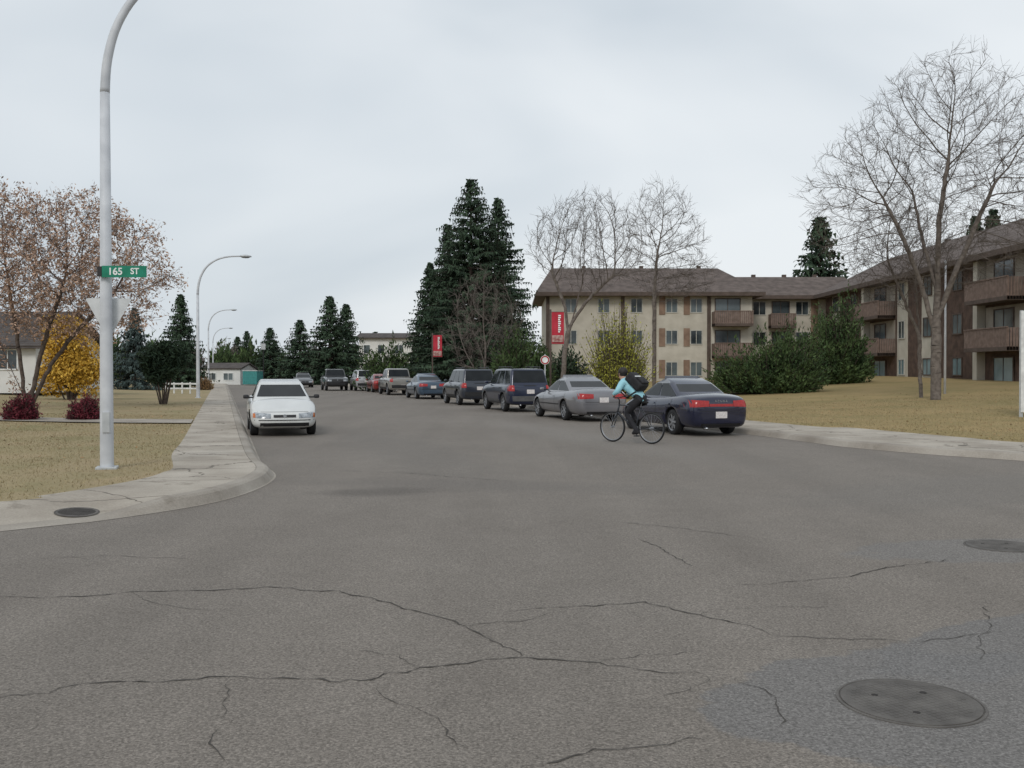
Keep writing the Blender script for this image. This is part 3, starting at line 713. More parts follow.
# link wing, set back
T2 = frameT((20.6, 85.5, 0), (1, 0, 0), (0, -1, 0)); wing(T2, 9.6, 9, m_stucco, 10.4, 0, 0)
for fz in FL:
    for u in (.8, 4.6):
        window(T2, apt, ORG, u, u + 1.2, fz + .95, fz + 2.2, .0, m_winframe, m_pane)
    if fz > 1: balcony(T2, apt, ORG, 2.2, 4.4, fz, 1.0)
    window(T2, apt, ORG, 2.5, 4.1, fz + .1, fz + 2.2, .0, m_trim, m_pane)
for u in (0.1, 6.0): pm = MB(); pm.box(T2, u, u + .6, .003, .05, -.3, EV - .3); pm.build('panel', m_panel, apt, org=ORG)
# right wing running towards the camera
T3 = frameT((27.5, 84.2, 0), (0, -1, 0), (-1, 0, 0)); wing(T3, 46, 12, m_brick, 11.6, 0, 3)
for bu in (3.7, 21.7):
    for fz in FL:
        lo_ = .95 if fz > 1 else 1.1; gl_ = m_pane if fz > 1 else m_curtain
        window(T3, apt, ORG, bu - 1.6, bu - .3, fz + lo_, fz + 2.25, .045, m_trim, gl_)
        window(T3, apt, ORG, bu + 2.6, bu + 3.9, fz + lo_, fz + 2.25, .003, m_trim, gl_)
        if fz > 1: balcony(T3, apt, ORG, bu + 6.8, bu + 11.6, fz)
        window(T3, apt, ORG, bu + 7.8, bu + 10.0, fz + .1, fz + 2.2, .045, m_trim, gl_)
        window(T3, apt, ORG, bu + 12.3, bu + 13.4, fz + lo_, fz + 2.25, .045, m_winframe, gl_)
    for ua, ub in ((12.0, 13.8), (-1.9, -.05)): pm = MB(); pm.box(T3, bu + ua, bu + ub, .003, .04, .4, EV - .3); pm.build('panel', m_stucco, apt, org=ORG)
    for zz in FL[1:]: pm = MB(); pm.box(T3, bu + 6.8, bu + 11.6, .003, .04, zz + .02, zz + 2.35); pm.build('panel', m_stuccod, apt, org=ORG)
    pm = MB(); pm.box(T3, bu + 6.2, bu + 6.7, .003, .5, -.2, EV - .3); pm.build('pilaster', m_stucco, apt, org=ORG)
# houses
def house(label, O, L, dep, eave, ridge, wallm, roofm, wins, name='house', ov=.5):
    O = V(O); h = thing(name, label, 'house' if name == 'house' else 'garage', O); T = frameT(O, (1, 0, 0), (0, -1, 0))
    w = MB(); w.box(T, 0, L, -dep, 0, -.3, eave); w.build('wall', wallm, h, org=O)
    r = MB(); th = .16
    sl = (ridge - eave) / (dep / 2); e0 = eave - sl * ov
    prof = [(ov, e0), (-dep / 2, ridge), (-dep - ov, e0)]
    for u in (-ov, L + ov):
        for v, z in prof: r.v.append(tuple(T(u, v, z + .03)))
        for v, z in prof: r.v.append(tuple(T(u, v, z + .03 + th)))
    w2 = MB(); 
    for u in (0, L): w2.add([T(u, 0, eave), T(u, -dep, eave), T(u, -dep / 2, ridge)], [(0, 1, 2)])
    w2.build('gable', wallm, h, org=O)
    r.f = [(0, 1, 4, 3), (1, 2, 5, 4), (6, 9, 10, 7), (7, 10, 11, 8), (3, 4, 10, 9), (4, 5, 11, 10), (0, 6, 7, 1), (1, 7, 8, 2), (0, 3, 9, 6), (2, 8, 11, 5)]; r.mi = [0] * 10
    r.build('roof', roofm, h, org=O)
    for u0, u1, z0, z1 in wins: window(T, h, O, u0, u1, z0, z1, .0, m_white, m_pane)
    return h
house('small white sided house with dark roof at the left edge', (-37, 50, .75), 12.2, 8, 2.2, 4.0, m_siding, m_roofd, [(10.2, 11.3, .9, 2.0), (6, 7.5, .9, 2.0)])
house('white two storey house half hidden behind far trees', (-21.5, 135, .4), 7.4, 8, 5.8, 6.5, m_siding, m_roofd, [(.6, 1.6, 3.6, 4.9), (2.6, 3.6, 3.6, 4.9), (5, 6.2, 3.6, 4.9), (1, 2.4, 1, 2.3)])
house('long low pale garage at the far left end of the street', (-36.3, 112, .2), 4.6, 7, 1.6, 2.2, m_siding, m_roofd, [(.6, 1.8, .3, 1.2), (2.6, 3.8, .3, 1.2)], name='garage', ov=.2)
o = thing('container', 'small teal storage container beside the pale garage', 'container', (-30.3, 108, .1)); mbx = MB(); mbx.box(ID, 0, 1.6, 0, 3, 0, 1.5)
for k in range(7): mbx.box(ID, .08 + k * .22, .18 + k * .22, -.03, -.003, .08, 1.42)
mbx.build('body', m_teal, o); mbx = MB(); mbx.box(ID, -.04, 1.64, -.06, 3.04, 1.503, 1.56); mbx.build('lid', m_white, o)
# fence
fo = gpos(166, 62); o = thing('rail_fence', 'white rail fence on the lawn left of the second lamp', 'fence', fo)
for k in range(5): q = MB(); q.box(ID, k * .52 - .04, k * .52 + .04, -.04, .04, -.2, .72); q.build('post', m_white, o)
for z in (.28, .58): q = MB(); q.box(ID, -.1, 2.2, -.075, -.045, z, z + .1); q.build('rail', m_white, o)
# ------------------------------------------------------------------ street furniture
def lamp(label, loc, rz, group=None, k=1.0):
    o = thing('street_lamp', label, 'street lamp', loc, rz, group)
    q = MB(); q.tube([(0, 0, 0), (0, 0, .05), (0, 0, 2.2), (0, 0, 5.6)], [.10, .10, .09, .07], 14); q.build('pole', m_galv, o, smooth=True)
    arc = crom([V((0, 0, 5.6)), V((.04, 0, 6.1)), V((.19, 0, 6.65)), V((.5, 0, 7.15)), V((1.0, 0, 7.52)), V((1.6, 0, 7.7)), V((2.25, 0, 7.75))], 5)
    q = MB(); q.tube(arc, [.07 - .028 * i / (len(arc) - 1) for i in range(len(arc))], 12); q.build('arm', m_galv, o, smooth=True)
    q = MB(); q.lathe([(.002, -.03), (.18, -.03), (.2, .0), (.16, .06), (.02, .1)], 12); h = q.build('lamp_head', m_signback, o, smooth=True); h.location = (2.5, 0, 7.74); h.scale = (1.7, .85, 1)
    q = MB(); q.lathe([(.002, -.1), (.1, -.085), (.15, -.035)], 12); g = q.build('lens', m_lens, h, smooth=True)
    q = MB(); q.box(ID, -.15, .15, -.15, .15, -.05, .035); q.build('base_plate', m_signback, o, bevel=.008)
    q = MB(); q.box(ID, -.05, .05, -.115, -.085, .55, .85); q.build('hatch', m_signback, o)
    return o
lp = P(107, 468, .15); lrz = AL
L1 = lamp('near tall curved street lamp carrying the green street sign', (lp.x, lp.y, hL(lp.x, lp.y)), lrz)
for px, D, lb in [(198, 52, 'second curved street lamp from the corner'), (208.5, 98, 'third curved street lamp from the corner'), (213, 140, 'fourth curved street lamp, far down the left kerb'), (216, 185, 'farthest curved street lamp on the left kerb')]:
    b = gpos(px, D); lamp(lb, b, lrz)
def text_mesh(s, size, mat, name, parent, loc, rot, ext=.002, sx=1, space=1.0):
    cu = bpy.data.curves.new('txt', 'FONT'); cu.body = s; cu.size = size; cu.extrude = ext; cu.align_x = 'CENTER'; cu.align_y = 'CENTER'; cu.space_character = space; cu.offset = .003 if size > .1 else 0
    to = bpy.data.objects.new('txt', cu); C.objects.link(to); dg = bpy.context.evaluated_depsgraph_get(); dg.update()
    me = bpy.data.meshes.new_from_object(to.evaluated_get(dg)); bpy.data.objects.remove(to)
    me.materials.clear(); me.materials.append(mat)
    o = bpy.data.objects.new(name, me); C.objects.link(o); o.parent = parent; o.location = loc; o.rotation_euler = rot; o.scale = (sx, 1, 1); return o
# green street blade
sz = A(107, 272.5, lp.y).z
o = thing('street_sign', 'green street name sign reading 165 ST on the near lamp', 'street sign', (lp.x - .03, lp.y - .02, sz), rad(2))
q = MB(); q.box(ID, .03, .68, -.135, -.125, -.085, .085); q.build('blade', m_green, o)
q = MB(); q.box(ID, -.035, .028, -.14, -.12, -.075, .075); q.tube([(-.005, 0, .05), (-.005, -.12, .05)], .02, 6); q.tube([(-.005, 0, -.05), (-.005, -.12, -.05)], .02, 6); q.build('bracket', m_blackpl, o)
text_mesh('165', .145, m_letter, 'lettering', o, (.225, -.137, -.003), (math.pi / 2, 0, 0), sx=1.0)
text_mesh('ST', .125, m_letter, 'lettering', o, (.51, -.137, .002), (math.pi / 2, 0, 0), sx=.95)
# yield sign back
yz0, yz1 = A(107, 336, lp.y).z, A(107, 299, lp.y).z
o = thing('yield_sign', 'pale back of a downward triangular yield sign on the near lamp', 'road sign', (lp.x, lp.y, yz0), rad(6))
w = .33; q = MB(); H_ = yz1 - yz0
tri = [(-w, H_), (-w + .03, H_ + .02), (w - .03, H_ + .02), (w, H_), (.03, .0), (-.03, .0)]
q.add([(x, .115, z) for x, z in tri] + [(x, .122, z) for x, z in tri], [(0, 1, 2, 3, 4, 5), (11, 10, 9, 8, 7, 6)] + [(i, i + 6, (i + 1) % 6 + 6, (i + 1) % 6) for i in range(6)]); q.build('plate', m_yback, o)
q = MB(); q.tube([(0, 0, H_ * .7), (0, .112, H_ * .7)], .015, 6); q.tube([(0, 0, H_ * .3), (0, .112, H_ * .3)], .015, 6); q.build('bracket', m_galv, o)
# banners
def banner(label, px, ytop, ybot, D, w):
    b = gpos(px, D); z1, z0 = A(px, ytop, D).z - b.z, A(px, ybot, D).z - b.z
    pl = thing('banner_pole', label[1], 'pole', b); q = MB(); q.tube([(0, 0, -.1), (0, 0, z1 + .12)], .045, 8); q.build('pole', m_trim, pl, smooth=True)
    for z in (z1, z0): q = MB(); q.tube([(0, -.05, z), (w + .04, -.05, z)], .014, 6); q.build('arm', m_trim, pl)
    bn = thing('banner', label[0], 'banner', b + V((0, -.05, z0)))
    h = z1 - z0; q = MB(); n = 8
    for i in range(n + 1):
        for j in range(3): q.v.append((.05 + (w - .05) * j / 2, .018 * math.sin(i * 1.3 + j), h * i / n * .98 + h * .01))
    q.f = [(i * 3 + j, i * 3 + j + 1, i * 3 + j + 4, i * 3 + j + 3) for i in range(n) for j in range(2)]; q.mi = [0] * len(q.f); q.build('cloth', m_banner, bn, smooth=True)
    q = MB(); 
    for k in range(9):
        z = h * (.36 + .063 * k); q.box(ID, .05 + w * .48, .05 + w * (.68 if k % 3 else .62), -.032, -.026, z, z + h * .042)
    q.build('lettering', m_letter, bn)
    q = MB(); q.box(ID, .07, w - .03, -.032, -.026, h * .06, h * .27); q.build('picture', m_bannerp, bn)
banner(('red street banner with pale lettering beside the bare tree', 'thin brown pole holding the nearer red banner'), 550.5, 312, 344, 43, .60)
banner(('smaller red street banner in front of the tall spruces', 'thin brown pole holding the farther red banner'), 432.5, 335, 357, 62, .62)
# round parking sign
b = gpos(545, 42); o = thing('parking_sign', 'small round parking sign on a post behind the parked cars', 'road sign', b); zc = A(545, 360, 42).z - b.z
q = MB(); q.tube([(0, 0, -.1), (0, 0, zc + .25)], .025, 6); q.build('post', m_galv, o)
q = MB(); q.lathe([(.001, -.045), (.2, -.045), (.2, -.03), (.001, -.03)], 20, 'y', c=(0, 0, zc)); q.build('plate', m_letter, o)
q = MB(); q.lathe([(.13, -.049), (.185, -.049), (.185, -.046), (.13, -.046)], 20, 'y', c=(0, 0, zc)); q.build('ring', m_red, o)
# board at right edge, pale post, far thin sign post
b = gpos(1021, 29); o = thing('notice_board', 'tall white board on posts cut off by the right edge', 'sign', b, rad(-38))
zt = A(1021, 311, 29).z - b.z
q = MB(); q.box(ID, .0, 1.3, -.02, .02, .15, zt); q.build('board', m_white, o, bevel=.004)
for u in (0, 1.3): q = MB(); q.box(ID, u - .05, u + .05, .022, .10, -.2, zt + .02); q.build('post', m_signback, o)
q = MB(); q.box(ID, .1, 1.2, -.026, -.022, zt - .75, zt - .25); q.build('panel', m_panel, o)
b = gpos(945, 44); o = thing('pale_post', 'thin pale post standing right of the huge tree trunk', 'post', b); zt = A(945, 262, 44).z - b.z
q = MB(); q.tube([(0, 0, -.1), (0, 0, zt * .5), (0, 0, zt)], [.06, .05, .04], 8); q.build('pole', m_galv, o, smooth=True); q = MB(); q.lathe([(.001, 0), (.055, 0), (.05, .06), (.001, .08)], 10, c=(0, 0, zt)); q.build('cap', m_signback, o)
b = gpos(263.5, 88); o = thing('sign_post', 'thin dark sign post far along the left sidewalk', 'post', b); zt = A(263, 343, 88).z - b.z
q = MB(); q.tube([(0, 0, -.1), (0, 0, zt)], .05, 6); q.build('post', m_blackpl, o); q = MB(); q.box(ID, -.2, .2, -.07, -.055, zt - .6, zt - .05); q.build('plate', m_signback, o)
# manholes
def manhole(label, loc, R, kind='cover'):
    o = thing('manhole_cover', label, 'manhole cover', loc, .4)
    q = MB(); q.lathe([(R * 1.05, .001), (R * 1.045, .0055), (R * 1.01, .006), (R * 1.0, .001)], 56); q.build('rim', m_iron, o)
    q = MB(); q.lathe([(R * 1.0, .0008), (R * .985, .0008), (R * .982, .007), (R * .9, .0075), (R * .89, .006), (.001, .006)], 56); q.build('lid', m_iron, o)
    n = 10
    if kind == 'cover':
        st = MB()
        for i in range(-n, n + 1):
            for j in range(-n, n + 1):
                x, y = i * R / 11.5, j * R / 11.5
                if math.hypot(x, y) < R * .84: st.box(ID, x - R * .024, x + R * .024, y - R * .024, y + R * .024, .0062, .0072)
        st.build('tread', m_iron, o)
        for a in (.4, 2.2, 4.1): h = MB(); h.lathe([(.001, .0078), (.017, .0078), (.018, .0063)], 12, c=(R * .5 * math.cos(a), R * .5 * math.sin(a), 0)); h.build('hole', m_irondk, o)
    else:
        for i in range(-6, 7):
            y = i * R / 7; L_ = math.sqrt(max(0, (R * .86) ** 2 - y * y))
            if L_ > .05: st = MB(); st.box(ID, -L_, L_, y - R * .035, y + R * .035, .0063, .0078); st.build('slot', m_irondk, o)
    return o
pm = P(910, 702); manhole('large iron manhole cover in the near right asphalt', pm, .325)
pm = P(1001, 546); manhole('farther manhole cover at the right frame edge', pm, .30)
pm = P(77, 514, .03)
gi = min(range(len(LOs)), key=lambda i: (LOs[i] - xy(pm)).length); gd = LIs[gi] - LOs[gi]; gl = gd.length; gd = xy(gd / gl)
gdist = (xy(pm) - LOs[gi]).dot(gd); hz0 = .131 * kscale(LOs[gi], True) + .004; slope = (.142 - hz0) / (gl - .246)
g_ = manhole('slotted round drain grate in the left sidewalk', (pm.x, pm.y, hz0 + slope * (gdist - .246) + .008), .22, 'grate')
g_.rotation_mode = 'QUATERNION'; g_.rotation_quaternion = ZUP.rotation_difference((ZUP - gd * slope).normalized())
# ------------------------------------------------------------------ cars
def evald(o):
    dg = bpy.context.evaluated_depsgraph_get(); dg.update()
    return bpy.data.meshes.new_from_object(o.evaluated_get(dg))
def bvh_of(me):
    bm = bmesh.new(); bm.from_mesh(me); t = BVHTree.FromBMesh(bm); bm.free(); return t
def paint(name, c, metal=.35, rough=.3):
    return M(name, tuple(x * .93 for x in c), tuple(x * 1.07 for x in c), scale=1.5, rough=rough, metal=metal, coat=.8, spec=.5)
CARS = {
 'sedan': dict(L=4.75, W=1.78, H=1.42, zb=.20, nose=.68, cowl=.93, belt=.93, deck=1.02, tail=.97, xc=1.22, xf=.16, xq=-.72, xb=-1.82, fo=.95, wb=2.70, r=.32, wt=.67, wins=2),
 'sub': dict(L=4.2, W=1.66, H=1.39, zb=.19, nose=.64, cowl=.89, belt=.89, deck=.98, tail=.92, xc=1.18, xf=.20, xq=-.75, xb=-1.55, fo=.85, wb=2.46, r=.295, wt=.655, wins=2),
 'suv': dict(L=4.4, W=1.80, H=1.71, zb=.27, nose=.92, cowl=1.08, belt=1.08, deck=1.08, tail=1.04, xc=1.10, xf=.42, xq=-1.86, xb=-2.13, fo=.88, wb=2.62, r=.355, wt=.76, wins=3),
 'pickup': dict(L=5.2, W=1.88, H=1.78, zb=.32, nose=1.0, cowl=1.16, belt=1.16, deck=1.14, tail=1.12, xc=1.25, xf=.7, xq=-.7, xb=-.95, fo=.95, wb=3.2, r=.38, wt=.77, wins=2)}
def make_car(label, cat, kind, pm, loc, rz, group=None, moving=False, opt=()):
    c = dict(CARS[kind]); 
    for k_, v_ in dict(opt).items():
        if k_ in c: c[k_] = v_
    opt = dict(opt)
    L, W, H, zb = c['L'], c['W'], c['H'], c['zb']; w = W / 2; xf, xr = L / 2, -L / 2
    root = thing('moving_car' if moving else 'parked_car', label, cat, loc, rz, group)
    ns, cw, bt_, dk, tl = c['nose'], c['cowl'], c['belt'], c['deck'], c['tail']
    rnd = kind in ('sedan', 'sub')
    if rnd:
        st = [(xf, zb + .15, ns - .17, .56), (xf - .07, zb + .04, ns - .07, .78), (xf - .26, zb, ns + .02, .91), (xf - .62, zb, ns + .55 * (cw - ns), .98), (c['xc'] + .1, zb, cw - .01, 1), (c['xc'] - .5, zb, bt_, 1), (-.3, zb, bt_ + .01, 1.0),
          (max(c['xb'] + .2, xr + .5), zb, dk, .985), (xr + .38, zb, (dk + tl) / 2 + .02, .96), (xr + .16, zb, tl, .915), (xr + .04, zb + .05, tl - .05, .84), (xr, zb + .15, tl - .17, .70)]
        ring = lambda zb_, zt, k: [(0, zb_), (.7 * k, zb_), (.90 * k, zb_ + .03), (.98 * k, zb_ + .26 * (zt - zb_)), (1.0 * k, zb_ + .52 * (zt - zb_)), (.985 * k, zt - .25 * (zt - zb_)), (.93 * k, zt - .06), (.76 * k, zt + .005), (0, zt + .05)]
    else:
        st = [(xf, zb + .14, ns - .20, .70), (xf - .05, zb + .04, ns - .08, .86), (xf - .2, zb, ns, .95), (xf - .55, zb, ns + .5 * (cw - ns), .99), (c['xc'] + .1, zb, cw - .01, 1), (c['xc'] - .5, zb, bt_, 1), (-.3, zb, bt_ + .01, 1.0),
          (max(c['xb'] + .2, xr + .5), zb, dk, .995), (xr + .35, zb, (dk + tl) / 2 + .015, .975), (xr + .13, zb, tl, .935), (xr + .03, zb + .05, tl - .05, .86), (xr, zb + .14, tl - .16, .74)]
        ring = lambda zb_, zt, k: [(0, zb_), (.7 * k, zb_), (.94 * k, zb_ + .04), (.995 * k, zb_ + .3 * (zt - zb_)), (1.0 * k, zb_ + .58 * (zt - zb_)), (.985 * k, zt - .17 * (zt - zb_)), (.94 * k, zt - .02), (.82 * k, zt + .005), (0, zt + .03)]
    mb = MB(); nr = 16
    for x, zb_, zt, k in st:
        h = ring(zb_, zt, k)
        for y, z in h: mb.v.append((x, y * w, z))
        for y, z in reversed(h[1:-1]): mb.v.append((x, -y * w, z))
    n = len(st)
    for i in range(n - 1):
        for j in range(nr): mb.f.append((i * nr + j, i * nr + (j + 1) % nr, (i + 1) * nr + (j + 1) % nr, (i + 1) * nr + j)); mb.mi.append(0)
    mb.f += [tuple(range(nr)), tuple((n - 1) * nr + j for j in reversed(range(nr)))]; mb.mi += [0, 0]
    body = mb.build('body', [pm, m_black])
    sm = body.modifiers.new('s', 'SUBSURF'); sm.levels = 2; sm.render_levels = 2
    xfw = xf - c['fo']; xrw = xfw - c['wb']
    cut = MB()
    for x in (xfw, xrw):
        for sg in (1, -1):
            y0, y1 = sg * (w - .30), sg * (w + .3); r_ = c['r'] + .05
            o0 = len(cut.v); nn = 28
            for yy in (y0, y1):
                for j in range(nn): t = 6.28318 * j / nn; cut.v.append((x + r_ * math.cos(t), yy, c['r'] + .02 + r_ * math.sin(t)))
            for j in range(nn): j2 = (j + 1) % nn; cut.f.append((o0 + j, o0 + j2, o0 + nn + j2, o0 + nn + j)); cut.mi.append(1)
            cut.f.append(tuple(o0 + j for j in range(nn))); cut.f.append(tuple(o0 + nn + j for j in reversed(range(nn)))); cut.mi += [1, 1]
    cu = cut.build('cutter', [pm, m_black]); 
    bo = body.modifiers.new('b', 'BOOLEAN'); bo.operation = 'DIFFERENCE'; bo.object = cu; bo.solver = 'EXACT'
    me = evald(body); body.modifiers.clear(); body.data = me; body.parent = root
    bpy.data.objects.remove(cu)
    me.polygons.foreach_set('use_smooth', [p.material_index == 0 for p in me.polygons])
    # cabin
    wb_, wt = (.92 if rnd else .915) * w, c['wt'] * w
    zb0 = min(cw, dk) - .12
    bm = bmesh.new(); rd_ = .085 if rnd else .02
    A0 = [(c['xc'], zb0, wb_), (c['xb'], zb0, wb_ * .95), (c['xq'], H - .02 - rd_, wt * .98), (c['xq'] + .38, H - .012, wt * .97), ((c['xf'] + c['xq']) / 2 + .1, H, wt * .97), (c['xf'] - .35, H - .012, wt * .97), (c['xf'], H - .02 - rd_, wt * .99)]
    lv = [bm.verts.new((x, y, z)) for x, z, y in A0]; rv_ = [bm.verts.new((x, -y, z)) for x, z, y in A0]; na = len(A0)
    bm.faces.new(lv); bm.faces.new(list(reversed(rv_)))
    for i in range(na):
        j = (i + 1) % na; bm.faces.new((lv[j], lv[i], rv_[i], rv_[j]))
    bmesh.ops.recalc_face_normals(bm, faces=bm.faces)
    sharp = [e for e in bm.edges if e.calc_face_angle(0) > .35]
    bmesh.ops.bevel(bm, geom=sharp, offset=.085, segments=5, affect='EDGES', profile=.5)
    cme = bpy.data.meshes.new('cabin'); bm.to_mesh(cme); bm.free(); cme.materials.append(pm)
    cme.polygons.foreach_set('use_smooth', [True] * len(cme.polygons))
    cab = bpy.data.objects.new('cabin', cme); C.objects.link(cab); cab.parent = root
    trees_ = [bvh_of(me), bvh_of(cme)]
    def cast(axis, a, b_):
        best = None
        if axis in ('+x', '-x'):
            s = 1 if axis == '+x' else -1; o_ = V((s * 6, a, b_)); d = V((-s, 0, 0))
        else:
            s = 1 if axis == '+y' else -1; o_ = V((a, s * 4, b_)); d = V((0, -s, 0))
        for t in trees_:
            h = t.ray_cast(o_, d)
            if h[0] is not None and (best is None or h[3] < best[1]): best = (h[0], h[3])
        return None if best is None else (best[0], d)
    def patch(name, mat, axis, quad, n=8, m=5, off=.006, parent=None):
        q = MB(); idx = {}; dd = None
        for i in range(n + 1):
            for j in range(m + 1):
                u, v = i / n, j / m
                a = (1 - u) * (1 - v) * quad[0][0] + u * (1 - v) * quad[1][0] + u * v * quad[2][0] + (1 - u) * v * quad[3][0]
                b_ = (1 - u) * (1 - v) * quad[0][1] + u * (1 - v) * quad[1][1] + u * v * quad[2][1] + (1 - u) * v * quad[3][1]
                h = cast(axis, a, b_)
                if h: dd = h[1]; idx[i, j] = len(q.v); q.v.append(tuple(h[0] - h[1] * off))
        for i in range(n):
            for j in range(m):
                ks = [(i, j), (i + 1, j), (i + 1, j + 1), (i, j + 1)]
                if all(k in idx for k in ks):
                    f = [idx[k] for k in ks]; p_ = [V(q.v[x]) for x in f]
                    if (p_[1] - p_[0]).cross(p_[2] - p_[0]).dot(dd) > 0: f.reverse()
                    q.f.append(tuple(f)); q.mi.append(0)
        if not q.f: return None
        return q.build(name, mat, parent or root, smooth=True, fixn=False)
    rect = lambda a0, a1, b0, b1: [(a0, b0), (a1, b0), (a1, b1), (a0, b1)]
    suv = kind in ('suv', 'pickup')
    def lerp(a, b_, t): return a + (b_ - a) * t
    def edge_w(z): t = (z - zb0) / (H - rd_ - zb0); return lerp(wb_, wt, t) - .07
    z0, z1 = cw + .06, H - .06 - rd_
    patch('windshield', m_glass, '+x', [(-edge_w(z0), z0), (edge_w(z0), z0), (edge_w(z1), z1), (-edge_w(z1), z1)], 10, 6)
    z0, z1 = dk + (.06 if not suv else .07), H - .07 - rd_
    patch('rear_window', m_glass, '-x', [(-edge_w(z0) * .95, z0), (edge_w(z0) * .95, z0), (edge_w(z1) * .95, z1), (-edge_w(z1) * .95, z1)], 10, 6)
    z0, z1 = bt_ + .035, H - .075 - rd_ * .7
    fx = lambda z: lerp(c['xc'], c['xf'], (z - zb0) / (H - rd_ - zb0)) - .14
    bx_ = lambda z: lerp(c['xb'], c['xq'], (z - zb0) / (H - rd_ - zb0)) + (.15 if suv else .18)
    for ax in ('+y', '-y'):
        cuts = {2: [.52], 3: [.36, .68]}[c['wins']]
        us = [0] + cuts + [1]
        for k in range(len(us) - 1):
            g0 = .018 if k > 0 else 0; g1 = .018 if k < len(us) - 2 else 0
            X = lambda t, z: lerp(fx(z), bx_(z), t)
            patch('window', m_glass, ax, [(X(us[k] + g0, z0), z0), (X(us[k + 1] - g1, z0), z0), (X(us[k + 1] - g1, z1), z1), (X(us[k] + g0, z1), z1)], 6, 4)
    # lights, grille, plates
    if suv:
        for s in (1, -1):
            patch('taillight', m_red, '-x', rect(s * .72 * w, s * .95 * w, dk - .26, dk - .03), 6, 5, .012)
            patch('headlight', m_lens, '+x', rect(s * .50 * w, s * .92 * w, ns - .24, ns - .09), 6, 4, .010)
        patch('grille', m_blackpl, '+x', rect(-.44 * w, .44 * w, ns - .24, ns - .09), 8, 4, .010)
        lower = opt.get('clad', m_blackpl)
        patch('rear_bumper', lower, '-x', rect(-.93 * w, .93 * w, zb + .16, zb + .36), 12, 4, .03)
        patch('front_bumper', lower, '+x', rect(-.93 * w, .93 * w, zb + .12, zb + .34), 12, 4, .03)
        zp = .80 if kind == 'suv' else .62
        for ax in ('+y', '-y'): patch('side_cladding', lower, ax, rect(xfw - c['r'] - .1, xrw + c['r'] + .1, zb + .05, zb + .22), 10, 3, .008)
    else:
        for s in (1, -1):
            patch('taillight', m_red, '-x', [(s * .38 * w, tl - .235), (s * .945 * w, tl - .255), (s * .935 * w, tl - .07), (s * .38 * w, tl - .095)], 10, 5, .010)
            patch('headlight', m_lens, '+x', [(s * .40 * w, ns - .19), (s * .87 * w, ns - .18), (s * .86 * w, ns - .045), (s * .40 * w, ns - .075)], 8, 4, .010)
            patch('turn_signal', m_amber, '+x', rect(s * .83 * w, s * .90 * w, ns - .175, ns - .07), 3, 3, .013)
        patch('grille', m_blackpl, '+x', rect(-.32 * w, .32 * w, ns - .17, ns - .105), 8, 3, .010)
        patch('lower_grille', m_blackpl, '+x', rect(-.70 * w, .70 * w, zb + .06, zb + .15), 10, 3, .010)
        patch('front_bumper_strip', m_blackpl, '+x', rect(-.86 * w, .86 * w, zb + .205, zb + .225), 12, 1, .012)
        patch('rear_bumper_strip', m_blackpl if opt.get('strip', 1) else pm, '-x', rect(-.90 * w, .90 * w, zb + .36, zb + .385), 12, 1, .010)
        patch('rear_valance', m_blackpl, '-x', rect(-.8 * w, .8 * w, zb + .05, zb + .12), 8, 2, .008)
        patch('hood_gap', m_blackpl, '+x', rect(-.78 * w, .78 * w, ns - .040, ns - .033), 12, 1, .004)
        patch('trunk_gap', m_blackpl, '-x', rect(-.80 * w, .80 * w, zb + .415, zb + .425), 10, 1, .004)
        zp = zb + opt.get('zp', .49)
        for ax in ('+y', '-y'): patch('side_strip', m_blackpl, ax, rect(xfw - c['r'] - .1, xrw + c['r'] + .1, zb + .30, zb + .335), 10, 1, .012)
    patch('license_plate', m_plate, '-x', rect(-.155, .155, zp - .08, zp + .08), 3, 2, .016)
    if 'text' in opt: 
        hx = cast('-x', 0, tl - .10)[0].x
        text_mesh(opt['text'], .075, m_chrome, 'lettering', root, (hx - .010, 0, tl - .105), (math.pi / 2, 0, -math.pi / 2), space=1.6)
        patch('trunk_garnish', m_red, '-x', rect(-.37 * w, .37 * w, tl - .235, tl - .17), 8, 2, .009)
    q = MB(); h = cast('+x', 0, ns - .135)
    if h: q.lathe([(.001, 0), (.04, 0), (.045, -.01)], 14, 'y'); e = q.build('emblem', m_chrome, root); e.location = h[0] + V((.022, 0, 0)); e.rotation_euler = (0, 0, -math.pi / 2)
    # door seams, handles, mirrors
    xB = lerp(fx(z0), bx_(z0), .52 if c['wins'] == 2 else .36)
    for ax in ('+y', '-y'):
        for x in (fx(z0) + .05, xB, lerp(fx(z0), bx_(z0), .97 if c['wins'] == 2 else .7)):
            lo_ = zb + .5 if abs(x - xrw) < c['r'] + .05 else zb + .08
            patch('door_seam', m_blackpl, ax, rect(x - .006, x + .006, lo_, bt_ - .03), 1, 8, .003)
        for x in (xB + .16, lerp(fx(z0), bx_(z0), .93 if c['wins'] == 2 else .66) + .1):
            patch('door_handle', m_blackpl if opt.get('strip', 1) else pm, ax, rect(x - .09, x + .09, bt_ - .17, bt_ - .135), 3, 1, .02)
        s = 1 if ax == '+y' else -1
        q = MB(); T_ = lambda u, v, z: V((u, v * s, z)); mx_ = fx(z0) - .02
        q.box(T_, mx_ - .04, mx_ + .06, w - .02, w + .12, bt_ + .01, bt_ + .11); mo = q.build('mirror', m_blackpl if opt.get('bm') else pm, root, smooth=True, bevel=.035)
        q = MB(); q.box(T_, mx_ - .02, mx_ + .03, wb_ - .1, w + .01, bt_ + .02, bt_ + .06); q.build('mirror_arm', m_blackpl, mo)
